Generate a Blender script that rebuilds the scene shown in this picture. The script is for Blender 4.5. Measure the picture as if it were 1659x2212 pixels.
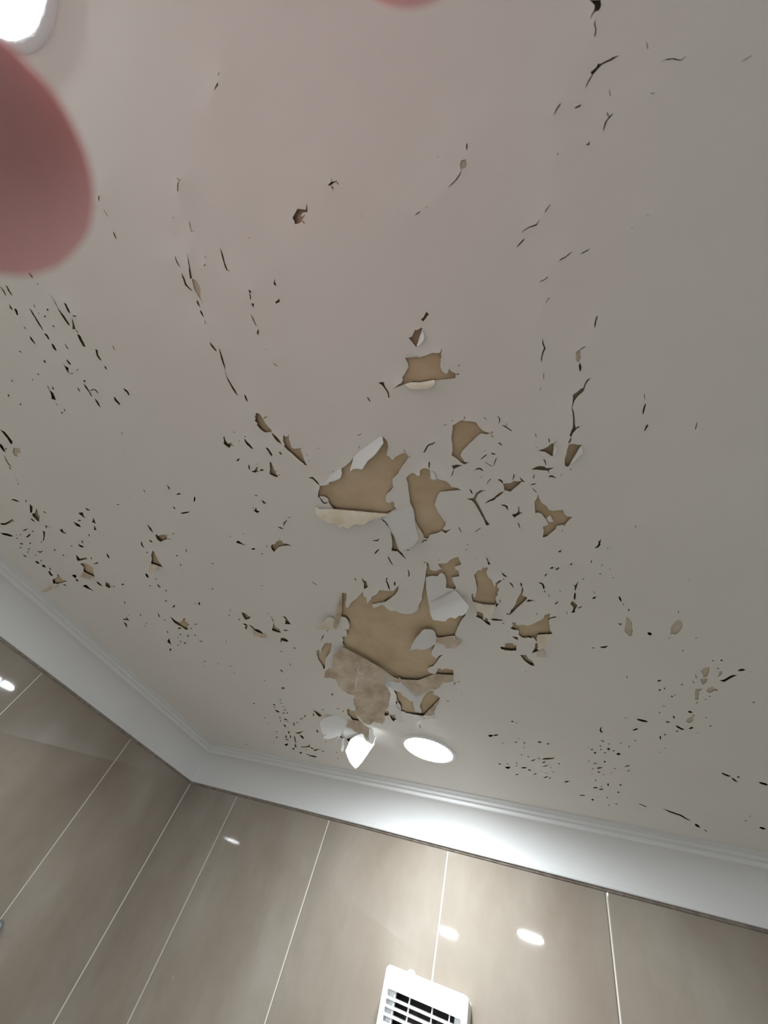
import bpy, bmesh, math, random
import numpy as np
from mathutils import Vector, Matrix, noise
from mathutils.geometry import delaunay_2d_cdt
from mathutils.kdtree import KDTree

for _o in list(bpy.data.objects):
    bpy.data.objects.remove(_o, do_unlink=True)
scene = bpy.context.scene
COL = scene.collection
PI = math.pi

# ------------------------------------------------------------------ camera, world, exposure
CEIL = 2.40                      # ceiling height
CAM_Z = CEIL - 0.3215            # the phone is held up, 32 cm below the ceiling
RIGHT = Vector((0.90731671, 0.31932704, 0.273508))
UP = Vector((0.09523141, -0.78969093, 0.60606865))
FWD = Vector((-0.4095209, 0.52384966, 0.74690974))
cam_data = bpy.data.cameras.new('camera')
cam = bpy.data.objects.new('camera', cam_data)
COL.objects.link(cam)
cam.matrix_world = Matrix(((RIGHT.x, UP.x, -FWD.x, 0), (RIGHT.y, UP.y, -FWD.y, 0), (RIGHT.z, UP.z, -FWD.z, CAM_Z), (0, 0, 0, 1)))
cam_data.sensor_fit = 'HORIZONTAL'
cam_data.sensor_width = 36.0
cam_data.lens = 859.135 / 1659 * 36.0
cam_data.clip_start = 0.004
cam_data.clip_end = 20
cam_data.dof.use_dof = True
cam_data.dof.focus_distance = 0.62
cam_data.dof.aperture_fstop = cam_data.lens / 1.15
scene.camera = cam
world = bpy.data.worlds.new('world')
scene.world = world
world.use_nodes = True
world.node_tree.nodes['Background'].inputs[0].default_value = (0.02, 0.02, 0.02, 1)
vs = scene.view_settings
vs.view_transform = 'Standard'
vs.look = 'None'
vs.gamma = 1.0
vs.use_curve_mapping = False
vs.exposure = 1.50
LAMP = 235.0                      # emission of a full-strength downlight diffuser
scene.cycles.max_bounces = 4
scene.cycles.diffuse_bounces = 4
scene.cycles.glossy_bounces = 2
scene.cycles.adaptive_threshold = .12
scene.cycles.use_light_tree = False
scene.cycles.caustics_reflective = False
scene.cycles.caustics_refractive = False

# room: left wall x=-1.08, back wall y=1.07
XL, XR, YB, YF = -1.0800, 1.30, 1.0698, -1.55

# ------------------------------------------------------------------ helpers
def material(name, build):
    m = bpy.data.materials.new(name)
    m.use_nodes = True
    nt = m.node_tree
    build(nt, nt.nodes['Principled BSDF'])
    return m

def node(nt, kind, **kw):
    n = nt.nodes.new(kind)
    for k, v in kw.items():
        if k in n.inputs.keys():
            n.inputs[k].default_value = v
        else:
            setattr(n, k, v)
    return n

def ramp(nt, fac, stops):
    r = nt.nodes.new('ShaderNodeValToRGB')
    els = r.color_ramp.elements
    els[0].position, els[0].color = stops[0][0], (*stops[0][1], 1)
    els[1].position, els[1].color = stops[-1][0], (*stops[-1][1], 1)
    for p, c in stops[1:-1]:
        e = els.new(p)
        e.color = (*c, 1)
    nt.links.new(fac, r.inputs[0])
    return r.outputs[0]

def coords(nt, scale=(1, 1, 1)):
    g = nt.nodes.new('ShaderNodeNewGeometry')
    mp = nt.nodes.new('ShaderNodeMapping')
    mp.inputs['Scale'].default_value = scale
    nt.links.new(g.outputs['Position'], mp.inputs['Vector'])
    return mp.outputs['Vector']

def noise_tex(nt, vec, scale, detail=4, rough=.55):
    n = nt.nodes.new('ShaderNodeTexNoise')
    n.inputs['Scale'].default_value = scale
    n.inputs['Detail'].default_value = detail
    n.inputs['Roughness'].default_value = rough
    nt.links.new(vec, n.inputs['Vector'])
    return n.outputs['Fac']

def bump(nt, b, fac, strength, dist):
    bp = nt.nodes.new('ShaderNodeBump')
    bp.inputs['Strength'].default_value = strength
    bp.inputs['Distance'].default_value = dist
    nt.links.new(fac, bp.inputs['Height'])
    nt.links.new(bp.outputs[0], b.inputs['Normal'])

def m_paint(nt, b, tint=((.775, .748, .705), (.805, .78, .74))):
    v = coords(nt)
    nt.links.new(ramp(nt, noise_tex(nt, v, 5, 3), [(.3, tint[0]), (.7, tint[1])]), b.inputs['Base Color'])
    b.inputs['Roughness'].default_value = .6
    b.inputs['Specular IOR Level'].default_value = .3

def m_bare(nt, b):
    v = coords(nt)
    a = noise_tex(nt, v, 16, 6, .6)
    c = ramp(nt, a, [(.3, (.50, .38, .24)), (.5, (.62, .49, .325)), (.72, (.71, .58, .41))])
    nt.links.new(c, b.inputs['Base Color'])
    b.inputs['Roughness'].default_value = .9
    b.inputs['Specular IOR Level'].default_value = .1
    bump(nt, b, noise_tex(nt, v, 300, 4), .25, .0006)

def m_backside(nt, b):
    v = coords(nt)
    a = noise_tex(nt, v, 42, 6, .62)
    c = ramp(nt, a, [(.33, (.45, .35, .26)), (.5, (.59, .49, .375)), (.66, (.70, .60, .48))])
    nt.links.new(c, b.inputs['Base Color'])
    b.inputs['Roughness'].default_value = .9
    b.inputs['Specular IOR Level'].default_value = .1
    bump(nt, b, noise_tex(nt, v, 300, 4), .2, .0006)

def m_pale(nt, b):
    v = coords(nt)
    nt.links.new(ramp(nt, noise_tex(nt, v, 60, 5, .6), [(.35, (.54, .47, .355)), (.65, (.63, .56, .445))]), b.inputs['Base Color'])
    b.inputs['Roughness'].default_value = .9

def m_cream(nt, b):
    v = coords(nt)
    c = ramp(nt, noise_tex(nt, v, 45, 5, .6), [(.33, (.72, .62, .47)), (.6, (.84, .78, .66))])
    nt.links.new(c, b.inputs['Base Color'])
    b.inputs['Roughness'].default_value = .8
    b.inputs['Specular IOR Level'].default_value = .15

def m_cornice(nt, b):
    b.inputs['Base Color'].default_value = (.72, .72, .715, 1)
    b.inputs['Roughness'].default_value = .5
    b.inputs['Specular IOR Level'].default_value = .3

def m_tile(nt, b):
    v = coords(nt, (1, 1, .55))
    a = noise_tex(nt, v, 5.5, 8, .6)
    oi = nt.nodes.new('ShaderNodeObjectInfo')
    mx = nt.nodes.new('ShaderNodeMath')
    mx.operation = 'MULTIPLY_ADD'
    mx.inputs[1].default_value = .10
    nt.links.new(oi.outputs['Random'], mx.inputs[0])
    nt.links.new(a, mx.inputs[2])
    c = ramp(nt, mx.outputs[0], [(.32, (.24, .198, .157)), (.54, (.295, .254, .209)), (.78, (.375, .335, .288))])
    nt.links.new(c, b.inputs['Base Color'])
    b.inputs['Roughness'].default_value = .035
    b.inputs['Specular IOR Level'].default_value = .45

def m_grout(nt, b):
    b.inputs['Base Color'].default_value = (.74, .71, .65, 1)
    b.inputs['Roughness'].default_value = .9

def m_floor(nt, b):
    v = coords(nt)
    br = nt.nodes.new('ShaderNodeTexBrick')
    br.offset = 0
    br.inputs['Scale'].default_value = 1
    br.inputs['Brick Width'].default_value = .6
    br.inputs['Row Height'].default_value = .6
    br.inputs['Mortar Size'].default_value = .002
    br.inputs['Color1'].default_value = (.76, .74, .71, 1)
    br.inputs['Color2'].default_value = (.79, .77, .74, 1)
    br.inputs['Mortar'].default_value = (.6, .58, .54, 1)
    nt.links.new(v, br.inputs['Vector'])
    nt.links.new(br.outputs['Color'], b.inputs['Base Color'])
    b.inputs['Roughness'].default_value = .35

def m_plastic(nt, b):
    b.inputs['Base Color'].default_value = (.84, .85, .86, 1)
    b.inputs['Roughness'].default_value = .35

def m_dark(nt, b):
    b.inputs['Base Color'].default_value = (.035, .028, .03, 1)
    b.inputs['Roughness'].default_value = .6

def m_brownmotor(nt, b):
    b.inputs['Base Color'].default_value = (.10, .075, .065, 1)
    b.inputs['Roughness'].default_value = .6

def m_chrome(nt, b):
    b.inputs['Base Color'].default_value = (.42, .45, .50, 1)
    b.inputs['Metallic'].default_value = .8
    b.inputs['Roughness'].default_value = .35

def m_glow(nt, b):
    b.inputs['Base Color'].default_value = (.9, .9, .9, 1)
    b.inputs['Emission Color'].default_value = (.90, .965, 1.0, 1)
    b.inputs['Emission Strength'].default_value = LAMP

def m_glow_weak(nt, b):
    m_glow(nt, b)
    b.inputs['Emission Strength'].default_value = LAMP * .41  # emission turned down to balance the back wall against the ceiling

def m_film(nt, b, amount=.14):
    m_paint(nt, b, ((.87, .855, .835), (.89, .88, .86)))
    tr = nt.nodes.new('ShaderNodeBsdfTranslucent')
    tr.inputs['Color'].default_value = (.85, .84, .82, 1)
    mx = nt.nodes.new('ShaderNodeMixShader')
    mx.inputs[0].default_value = amount
    out = nt.nodes['Material Output']
    nt.links.new(b.outputs[0], mx.inputs[1])
    nt.links.new(tr.outputs[0], mx.inputs[2])
    nt.links.new(mx.outputs[0], out.inputs['Surface'])

def m_skin(nt, b):
    v = coords(nt)
    c = ramp(nt, noise_tex(nt, v, 70, 4), [(.3, (.52, .28, .285)), (.7, (.58, .33, .33))])
    nt.links.new(c, b.inputs['Base Color'])
    b.inputs['Roughness'].default_value = .75
    b.inputs['Specular IOR Level'].default_value = .15
    b.inputs['Subsurface Weight'].default_value = .35
    b.inputs['Subsurface Radius'].default_value = (.012, .004, .003)
    b.inputs['Subsurface Scale'].default_value = 1.0

def m_brownish(nt, b):  # mottled dark brown-grey for the strip below the cornice
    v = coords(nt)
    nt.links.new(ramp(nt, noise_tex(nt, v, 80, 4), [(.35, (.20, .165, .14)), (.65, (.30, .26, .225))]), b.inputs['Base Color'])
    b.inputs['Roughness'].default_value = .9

def m_cloth(nt, b):
    b.inputs['Base Color'].default_value = (.07, .07, .075, 1)
    b.inputs['Roughness'].default_value = .9

def m_thin(nt, b):
    m_film(nt, b, .5)

def m_nail(nt, b):
    b.inputs['Base Color'].default_value = (.80, .52, .46, 1)
    b.inputs['Roughness'].default_value = .3

M = {k: material(n, f) for k, n, f in [
    ('white', 'white_ceiling_paint', m_paint), ('bare', 'bare_plasterboard', m_bare), ('tan', 'paper_backing', m_backside),
    ('cream', 'cream_backing', m_cream), ('cornice', 'cornice_paint', m_cornice), ('tile', 'beige_wall_tile', m_tile),
    ('grout', 'pale_grout', m_grout), ('floor', 'floor_tile', m_floor), ('plastic', 'white_plastic', m_plastic),
    ('dark', 'dark_interior', m_dark), ('motor', 'brown_motor', m_brownmotor), ('chrome', 'brushed_metal', m_chrome),
    ('glow', 'led_diffuser', m_glow), ('glow_weak', 'led_diffuser_weak', m_glow_weak), ('film', 'paint_film', m_film), ('skin', 'skin', m_skin), ('nail', 'fingernail', m_nail), ('pale', 'pale_primer', m_pale), ('brownish', 'brownish_strip', m_brownish), ('cloth', 'grey_cloth', m_cloth), ('thin', 'thin_paint_splinter', m_thin)]}

def link(name, me, mats, parent=None, label=None, smooth=False):
    for m in mats:
        me.materials.append(M[m])
    if smooth:
        me.polygons.foreach_set('use_smooth', [True] * len(me.polygons))
    o = bpy.data.objects.new(name, me)
    COL.objects.link(o)
    if parent is not None:
        o.parent = parent
        o.matrix_parent_inverse = Matrix.Identity(4)
    if label:
        o['label'] = label
    return o

def mesh_from(name, verts, faces, idx=None):
    me = bpy.data.meshes.new(name)
    me.from_pydata([tuple(v) for v in verts], [], [tuple(f) for f in faces])
    if idx is not None:
        me.polygons.foreach_set('material_index', idx)
    me.update()
    return me

def bm_mesh(name, bm):
    bmesh.ops.recalc_face_normals(bm, faces=bm.faces[:])
    me = bpy.data.meshes.new(name)
    bm.to_mesh(me)
    bm.free()
    return me

def add_box(bm, lo, hi, bev=0):
    vs_ = [bm.verts.new((x, y, z)) for x in (lo[0], hi[0]) for y in (lo[1], hi[1]) for z in (lo[2], hi[2])]
    fs = [bm.faces.new([vs_[i] for i in q]) for q in ((0, 1, 3, 2), (4, 6, 7, 5), (0, 4, 5, 1), (2, 3, 7, 6), (0, 2, 6, 4), (1, 5, 7, 3))]
    if bev:
        es = list({e for f in fs for e in f.edges})
        bmesh.ops.bevel(bm, geom=es, offset=bev, segments=2, affect='EDGES', profile=.5)

def box_obj(name, lo, hi, mat, parent=None, bev=0, label=None):
    bm = bmesh.new()
    add_box(bm, lo, hi, bev)
    return link(name, bm_mesh(name, bm), [mat], parent, label)

def tag(o, label=None, cat=None, group=None, kind=None):
    for k, v in (('label', label), ('category', cat), ('group', group), ('kind', kind)):
        if v:
            o[k] = v
    return o

def empty(name, loc, label, cat, group=None):
    o = bpy.data.objects.new(name, None)
    o.location = loc
    o.empty_display_size = .05
    COL.objects.link(o)
    return tag(o, label, cat, group)

def lathe(name, prof, n, mat, parent, smooth=True, label=None):
    """prof: (radius, z) list, spun about the z axis of the parent"""
    verts, faces = [], []
    for r, z in prof:
        for i in range(n):
            a = 2 * PI * i / n
            verts.append((r * math.cos(a), r * math.sin(a), z))
    for k in range(len(prof) - 1):
        for i in range(n):
            j = (i + 1) % n
            faces.append((k * n + i, k * n + j, (k + 1) * n + j, (k + 1) * n + i))
    bm = bmesh.new()
    bv = [bm.verts.new(v) for v in verts]
    for f in faces:
        bm.faces.new([bv[i] for i in f])
    if prof[0][0] > 1e-6 and prof[0][0] < .02 or prof[-1][0] < 1e-4:
        pass
    bmesh.ops.remove_doubles(bm, verts=bm.verts[:], dist=1e-6)
    return link(name, bm_mesh(name, bm), [mat], parent, label, smooth)

# ------------------------------------------------------------------ floor and walls
fl = box_obj('floor', (XL - .1, YF - .1, -.1), (XR + .1, YB + .1, 0), 'floor')
tag(fl, 'beige tiled bathroom floor below the frame', None, None, 'structure')
JOINT = .0030
TILE_T = .008

def tile_mesh(w, h):
    """tile lying in its own x-z plane, face towards -y, bottom left corner at the origin"""
    c, d = .0012, .0006
    v = [(0, 0, 0), (w, 0, 0), (w, 0, h), (0, 0, h)]
    front = [(c, 0, c), (w - c, 0, c), (w - c, 0, h - c), (c, 0, h - c)]
    mid = [(x, d, z) for x, y, z in v]
    back = [(x, TILE_T, z) for x, y, z in v]
    verts = front + mid + back
    faces = [(0, 1, 2, 3)]
    for a, b_ in ((0, 4), (4, 8)):
        for i in range(4):
            j = (i + 1) % 4
            faces.append((a + i, b_ + i, b_ + j, a + j))
    return mesh_from('tile', verts, faces)

tile_cache = {}
def put_tiles(wall, origin, rotz, spans, rows):
    for (u0, u1) in spans:
        for (z0, z1) in rows:
            w, h = round(u1 - u0 - JOINT, 4), round(z1 - z0 - JOINT, 4)
            key = (w, h)
            if key not in tile_cache:
                me = tile_mesh(w, h)
                me.materials.append(M['tile'])
                tile_cache[key] = me
            o = bpy.data.objects.new('tile', tile_cache[key])
            COL.objects.link(o)
            o.parent = wall
            c, s = math.cos(rotz), math.sin(rotz)
            u = u0 + JOINT / 2
            o.location = (origin[0] + u * c, origin[1] + u * s, z0 + JOINT / 2)
            o.rotation_euler = (0, 0, rotz)

ROWS = [(0, .6), (.6, 1.2), (1.2, 1.8), (1.8, 2.40)]
def spans(lo, first, hi, step=.3):
    out, cur = [], lo
    x = first
    while x < hi - .01:
        out.append((cur, x))
        cur = x
        x += step
    out.append((cur, hi))
    return out
G = .0014            # the grout sits this far behind the tile faces
wb = box_obj('wall_back', (XL - .1, YB + G, 0), (XR + .1, YB + .1, CEIL), 'grout')
tag(wb, 'back wall of large beige tiles with pale vertical joints', None, None, 'structure')
put_tiles(wb, (0, YB, 0), 0, spans(XL, -.8963, XR, .3003), ROWS)
wl = box_obj('wall_left', (XL - .1, YF - .1, 0), (XL - G, YB + .1, CEIL), 'grout')
tag(wl, 'left wall of large beige tiles with thin pale joints', None, None, 'structure')
# on the left wall u runs along +y, tile faces look towards +x
put_tiles(wl, (XL, 0, 0), PI / 2, spans(YF, -1.3, YB, .3001), ROWS)
wr = box_obj('wall_right', (XR, YF - .1, 0), (XR + .1, YB + .1, CEIL), 'cornice')
tag(wr, 'plain white wall on the right, outside the frame', None, None, 'structure')
wf = box_obj('wall_front', (XL - .1, YF - .1, 0), (XR + .1, YF, CEIL), 'cornice')
tag(wf, 'plain white wall behind the camera', None, None, 'structure')

# ------------------------------------------------------------------ cornice
prof = [(.0858, -.002), (.0858, .0045), (.0815, .0056), (.0790, .0060), (.0780, .0105), (.0735, .0118), (.0715, .0120), (.0705, .0165)]
for i in range(0, 13):
    t = PI / 2 * i / 12
    prof.append((.0690 - .0580 * math.sin(t), .0755 - .0575 * math.cos(t)))
prof += [(.0110, .0800), (.0100, .0818), (-.001, .0818)]
def cornice(name, p0, p1, n0, label):
    """strip of the profile along a wall from p0 to p1; n0 points into the room; mitred at both ends"""
    p0, p1, n0 = Vector(p0), Vector(p1), Vector(n0)
    d = (p1 - p0).normalized()
    verts, faces = [], []
    for (q, s) in ((p0, 1), (p1, -1)):
        for dist, dz in prof:
            w = q + n0 * dist + d * s * dist
            verts.append((w.x, w.y, CEIL - dz))
    k = len(prof)
    for i in range(k - 1):
        faces.append((i, i + 1, k + i + 1, k + i))
    bm = bmesh.new()
    bv = [bm.verts.new(v) for v in verts]
    for f in faces:
        bm.faces.new([bv[i] for i in f])
    me = bm_mesh(name, bm)
    # make normals face the room
    o = link(name, me, ['cornice'])
    for p in me.polygons:
        p.use_smooth = 8 <= min(p.vertices[:]) % k < 19
    tag(o, label, None, None, 'structure')
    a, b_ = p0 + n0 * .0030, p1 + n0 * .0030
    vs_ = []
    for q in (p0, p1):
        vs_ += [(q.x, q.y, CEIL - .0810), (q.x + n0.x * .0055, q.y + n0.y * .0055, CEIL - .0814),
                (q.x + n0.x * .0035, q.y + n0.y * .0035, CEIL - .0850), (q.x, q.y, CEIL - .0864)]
    st = mesh_from('dark_strip', vs_, [(i, i + 1, i + 5, i + 4) for i in range(3)])
    link('dark_strip', st, ['brownish'], o, 'thin dark sealant line under the cornice')  # thin dark brown-grey strip along the lower edge of the cornice
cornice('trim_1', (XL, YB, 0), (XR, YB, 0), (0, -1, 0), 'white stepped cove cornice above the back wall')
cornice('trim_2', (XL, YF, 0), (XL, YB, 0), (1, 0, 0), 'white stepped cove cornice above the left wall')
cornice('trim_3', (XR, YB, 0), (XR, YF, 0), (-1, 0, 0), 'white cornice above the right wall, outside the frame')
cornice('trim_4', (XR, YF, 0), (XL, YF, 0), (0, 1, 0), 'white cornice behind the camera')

# ------------------------------------------------------------------ ceiling: damage survey, coordinates in 0.1 mm on the ceiling plane
HOLES = [
  ('fish-shaped bare patch left of the second large patch', '-2375,1813 -2333,1815 -2291,1816 -2256,1812 -2237,1786 -2181,1785 -2133,1777 -2096,1765 -2054,1709 -2033,1651 -1976,1627 -1945,1611 -1895,1587 -1851,1549 -1882,1603 -1921,1649 -1950,1705 -1906,1676 -1857,1684 -1818,1700 -1771,1661 -1737,1634 -1716,1616 -1672,1592 -1641,1580 -1596,1557 -1571,1532 -1543,1510 -1519,1487 -1497,1464 -1478,1426 -1473,1379 -1461,1411 -1444,1444 -1450,1497 -1459,1520 -1480,1553 -1493,1587 -1471,1610 -1456,1650 -1416,1620 -1364,1604 -1312,1601 -1290,1642 -1317,1674 -1343,1700 -1366,1717 -1407,1754 -1448,1806 -1489,1832 -1522,1848 -1535,1886 -1544,1926 -1543,1947 -1586,1982 -1644,2023 -1673,2062 -1681,2112 -1661,2129 -1605,2115 -1596,2145 -1612,2173 -1597,2226 -1633,2237 -1693,2260 -1736,2270 -1774,2266 -1795,2255 -1835,2253 -1874,2242 -1916,2229 -1939,2223 -1980,2216 -2008,2207 -2051,2201 -2091,2187 -2137,2184 -2166,2178 -2207,2166 -2242,2161 -2285,2146 -2331,2135 -2349,2093 -2360,2037 -2346,1993 -2357,1969 -2386,1952 -2434,1946 -2460,1970 -2461,1947 -2429,1890 -2389,1844'),
  ('tall bare patch right of the fish-shaped one', '-1386,1876 -1359,1847 -1311,1822 -1279,1834 -1264,1862 -1233,1854 -1221,1811 -1197,1789 -1157,1787 -1133,1800 -1120,1815 -1131,1870 -1139,1908 -1096,1938 -1077,1917 -1040,1936 -996,1962 -972,1999 -963,2033 -945,2042 -913,2053 -879,2088 -919,2079 -949,2079 -985,2076 -1031,2079 -1065,2080 -1088,2081 -1127,2123 -1149,2162 -1165,2192 -1184,2228 -1174,2275 -1171,2316 -1153,2370 -1146,2407 -1137,2443 -1126,2469 -1143,2512 -1181,2546 -1151,2573 -1127,2570 -1088,2560 -1122,2583 -1161,2611 -1201,2575 -1226,2588 -1269,2600 -1300,2603 -1343,2617 -1369,2663 -1394,2664 -1414,2642 -1410,2602 -1432,2545 -1437,2503 -1449,2449 -1445,2396 -1449,2364 -1435,2321 -1417,2271 -1422,2212 -1429,2153 -1419,2118 -1414,2084 -1409,2056 -1405,2015 -1392,1970 -1387,1936'),
  ('', '-1777,2526 -1774,2549 -1765,2576 -1757,2611 -1760,2646 -1759,2678 -1765,2709 -1767,2746 -1771,2779 -1762,2803 -1754,2833 -1747,2857 -1739,2896 -1752,2869 -1766,2850 -1785,2822 -1807,2822 -1841,2815 -1860,2813 -1846,2778 -1828,2740 -1815,2707 -1807,2674 -1799,2648 -1791,2608 -1787,2587 -1782,2549'),
  ('boot-shaped bare patch above the tall one', '-803,1409 -768,1397 -743,1384 -711,1375 -695,1387 -671,1394 -649,1398 -630,1407 -601,1421 -590,1463 -565,1505 -541,1526 -501,1545 -540,1548 -560,1540 -589,1533 -622,1553 -648,1573 -680,1598 -711,1618 -733,1638 -752,1652 -782,1676 -801,1713 -792,1744 -780,1782 -742,1798 -786,1811 -812,1789 -831,1757 -851,1728 -880,1697 -858,1644 -853,1611 -845,1578 -845,1546 -840,1511 -826,1483 -815,1450'),
  ('', '-909,1808 -877,1805 -857,1803 -840,1808 -826,1812 -807,1819 -832,1825 -851,1831 -869,1837 -892,1847 -908,1854 -899,1836'),
  ('', '95,1766 115,1768 132,1768 145,1776 160,1783 173,1786 189,1789 176,1807 167,1821 157,1838 148,1860 139,1876 133,1886 123,1902 114,1920 104,1934 94,1950 86,1963 76,1980 54,1978 47,1947 50,1926 50,1909 56,1893 63,1871 67,1857 73,1836 75,1822 79,1805 86,1789'),
  ('', '-145,1780 -123,1778 -109,1776 -92,1770 -77,1762 -63,1758 -44,1740 -18,1734 -21,1758 -24,1777 -27,1796 -32,1818 -36,1840 -39,1860 -52,1850 -70,1832 -82,1819 -94,1806 -120,1796'),
  ('', '-225,1964 -210,1957 -191,1947 -173,1939 -157,1935 -141,1939 -128,1942 -108,1949 -101,1967 -86,1967 -70,1968 -51,1971 -34,1973 -56,1981 -76,1989 -86,1999 -101,1992 -121,1987 -135,1984 -155,1979 -171,1974 -193,1969 -208,1969'),
  ('', '-482,2075 -463,2073 -444,2074 -426,2076 -408,2074 -386,2059 -364,2065 -348,2070 -326,2069 -309,2068 -332,2091 -347,2106 -366,2120 -382,2134 -403,2149 -416,2162 -432,2174 -455,2163 -469,2153 -484,2150 -483,2133 -482,2106'),
  ('', '-850,2201 -825,2198 -803,2198 -781,2194 -763,2169 -749,2145 -727,2133 -702,2119 -687,2122 -664,2127 -651,2130 -675,2133 -689,2138 -711,2151 -731,2161 -751,2195 -764,2217 -757,2241 -750,2274 -746,2294 -742,2313 -739,2332 -733,2357 -729,2379 -725,2408 -721,2423 -717,2453 -710,2481 -700,2503 -695,2518 -687,2541 -722,2549 -728,2514 -730,2490 -734,2464 -741,2436 -749,2410 -754,2384 -759,2361 -765,2340 -769,2320 -776,2297 -781,2276 -793,2247 -803,2225 -828,2212'),
  ('', '-458,2440 -441,2436 -415,2433 -393,2404 -389,2374 -387,2344 -380,2365 -382,2398 -384,2421 -356,2431 -373,2439 -400,2456 -420,2468 -442,2482 -450,2459'),
  ('', '-198,2223 -196,2255 -190,2287 -176,2334 -157,2354 -137,2378 -122,2426 -80,2442 -50,2439 -31,2443 -4,2440 7,2494 28,2523 70,2531 34,2571 2,2615 -37,2617 -71,2621 -84,2661 -123,2700 -141,2715 -168,2745 -210,2756 -200,2713 -192,2679 -195,2615 -171,2607 -143,2592 -157,2529 -173,2500 -189,2458 -221,2438 -242,2445 -244,2404 -241,2378 -238,2320 -208,2272'),
  ('', '140,1553 142,1569 145,1586 147,1603 151,1618 157,1640 142,1658 130,1670 123,1685 115,1708 104,1685 113,1664 119,1647 125,1635 134,1615 137,1590 137,1571'),
  ('', '279,1243 266,1258 257,1268 247,1281 241,1294 232,1319 227,1335 213,1347 200,1356 188,1365 175,1377 159,1397 149,1422 144,1434 138,1452 147,1478 149,1496 150,1518 150,1536 150,1551 150,1570 148,1594 152,1615 156,1635 143,1643 132,1620 134,1597 136,1582 139,1563 139,1545 138,1525 139,1516 139,1495 137,1477 134,1451 139,1432 143,1413 147,1394 148,1381 149,1366 150,1349 162,1342 172,1337 186,1330 199,1319 210,1311 225,1311 230,1296 234,1284 240,1274 250,1257 261,1251'),
  ('~', '190,1026 205,1025 218,1026 218,1045 217,1058 222,1079 210,1096 202,1109 187,1086 188,1073 189,1060 188,1044'),
  ('', '213,1112 218,1131 221,1144 219,1160 213,1182 206,1172 204,1151 203,1139 208,1123'),
  ('', '-191,3187 -161,3160 -139,3181 -170,3192'),
  ('', '-132,3172 -117,3193 -99,3161 -98,3192 -124,3217'),
  ('', '25,3433 41,3450 57,3416 72,3387 66,3415 57,3452 47,3491 37,3525 27,3525 33,3481'),
  ('', '-10,3689 9,3702 24,3734 41,3762 25,3808 9,3845 9,3887 -9,3889 -29,3887 -9,3845 -2,3799 -17,3763 -29,3738'),
  ('', '43,3804 70,3789 89,3778 77,3804 47,3821'),
  ('', '185,3656 206,3629 232,3627 212,3664'),
  ('', '518,3820 536,3824 526,3866'),
  ('', '422,4063 444,4070 472,4066 445,4096'),
  ('~', '504,3950 522,3971 535,3986 547,4020 558,4050 557,4087 556,4116 565,4174 563,4200 558,4234 552,4272 536,4283 514,4244 488,4206 488,4157 492,4119 494,4089 499,4062 501,4025 502,3984'),
  ('~', '970,3985 986,4005 1001,4028 1005,4058 1008,4100 1000,4135 991,4174 976,4204 964,4222 945,4233 931,4218 914,4196 910,4170 906,4132 913,4103 922,4067 933,4047 948,4012'),
  ('', '701,4204 723,4192 744,4224 731,4257 707,4237'),
  ('bare patch with a dark lower edge right of the folded white sheet', '-854,3117 -865,3155 -836,3144 -820,3132 -822,3170 -842,3202 -843,3261 -831,3295 -803,3323 -799,3377 -791,3439 -778,3419 -771,3378 -727,3333 -692,3331 -712,3353 -744,3379 -764,3419 -748,3488 -773,3530 -783,3586 -811,3614 -816,3672 -811,3701 -843,3745 -903,3753 -938,3744 -980,3745 -1020,3725 -1054,3712 -1092,3692 -1089,3611 -1080,3567 -1056,3560 -1070,3604 -1052,3629 -1023,3554 -1006,3505 -995,3454 -987,3371 -985,3321 -986,3249 -961,3221 -931,3185 -894,3186'),
  ('', '-803,2982 -789,3010 -791,3054 -774,3086 -801,3102 -802,3065 -800,3036 -803,3014'),
  ('', '-835,3743 -815,3719 -791,3741 -814,3762 -828,3802 -836,3778'),
  ('', '-495,3467 -486,3481 -490,3507 -498,3542 -516,3590 -487,3611 -463,3632 -481,3674 -505,3699 -530,3731 -549,3754 -572,3780 -595,3804 -621,3836 -636,3859 -664,3894 -703,3928 -711,3917 -682,3886 -677,3849 -651,3818 -630,3789 -614,3758 -599,3731 -587,3681 -562,3631 -541,3587 -525,3562 -517,3538 -507,3499'),
  ('', '-485,3707 -455,3665 -430,3680 -407,3674 -414,3697 -435,3700 -456,3709'),
  ('', '-697,4056 -690,4071 -649,4059 -650,4102 -623,4117 -569,4107 -524,4129 -495,4120 -433,4080 -398,4050 -362,4024 -332,3993 -311,3926 -283,3911 -259,3889 -251,3903 -262,3970 -214,3939 -185,3939 -194,3958 -240,3977 -276,4022 -275,4113 -277,4183 -266,4237 -256,4252 -271,4269 -300,4279 -342,4280 -379,4274 -429,4293 -448,4334 -448,4375 -442,4391 -458,4425 -462,4376 -481,4328 -513,4354 -540,4339 -583,4366 -621,4355 -649,4303 -636,4229 -644,4197 -690,4207 -729,4173 -700,4143 -685,4103'),
  ('', '-456,4454 -444,4487 -450,4550 -464,4590 -448,4623 -479,4645 -500,4659 -539,4684 -520,4638 -506,4611 -482,4541 -482,4498'),
  ('', '-913,4567 -877,4573 -854,4572 -840,4500 -802,4489 -775,4488 -741,4494 -741,4529 -707,4526 -712,4576 -721,4633 -743,4638 -768,4645 -794,4647 -817,4642 -857,4643 -880,4633 -911,4620'),
  ('', '-733,4352 -697,4359 -665,4369 -676,4425 -692,4410 -722,4382'),
  ('', '-686,4728 -649,4725 -619,4731 -621,4669 -614,4707 -606,4748 -597,4802 -579,4821 -552,4852 -543,4907 -539,4962 -557,4956 -584,4948 -610,4911 -628,4887 -651,4842 -665,4808 -673,4777'),
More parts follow.
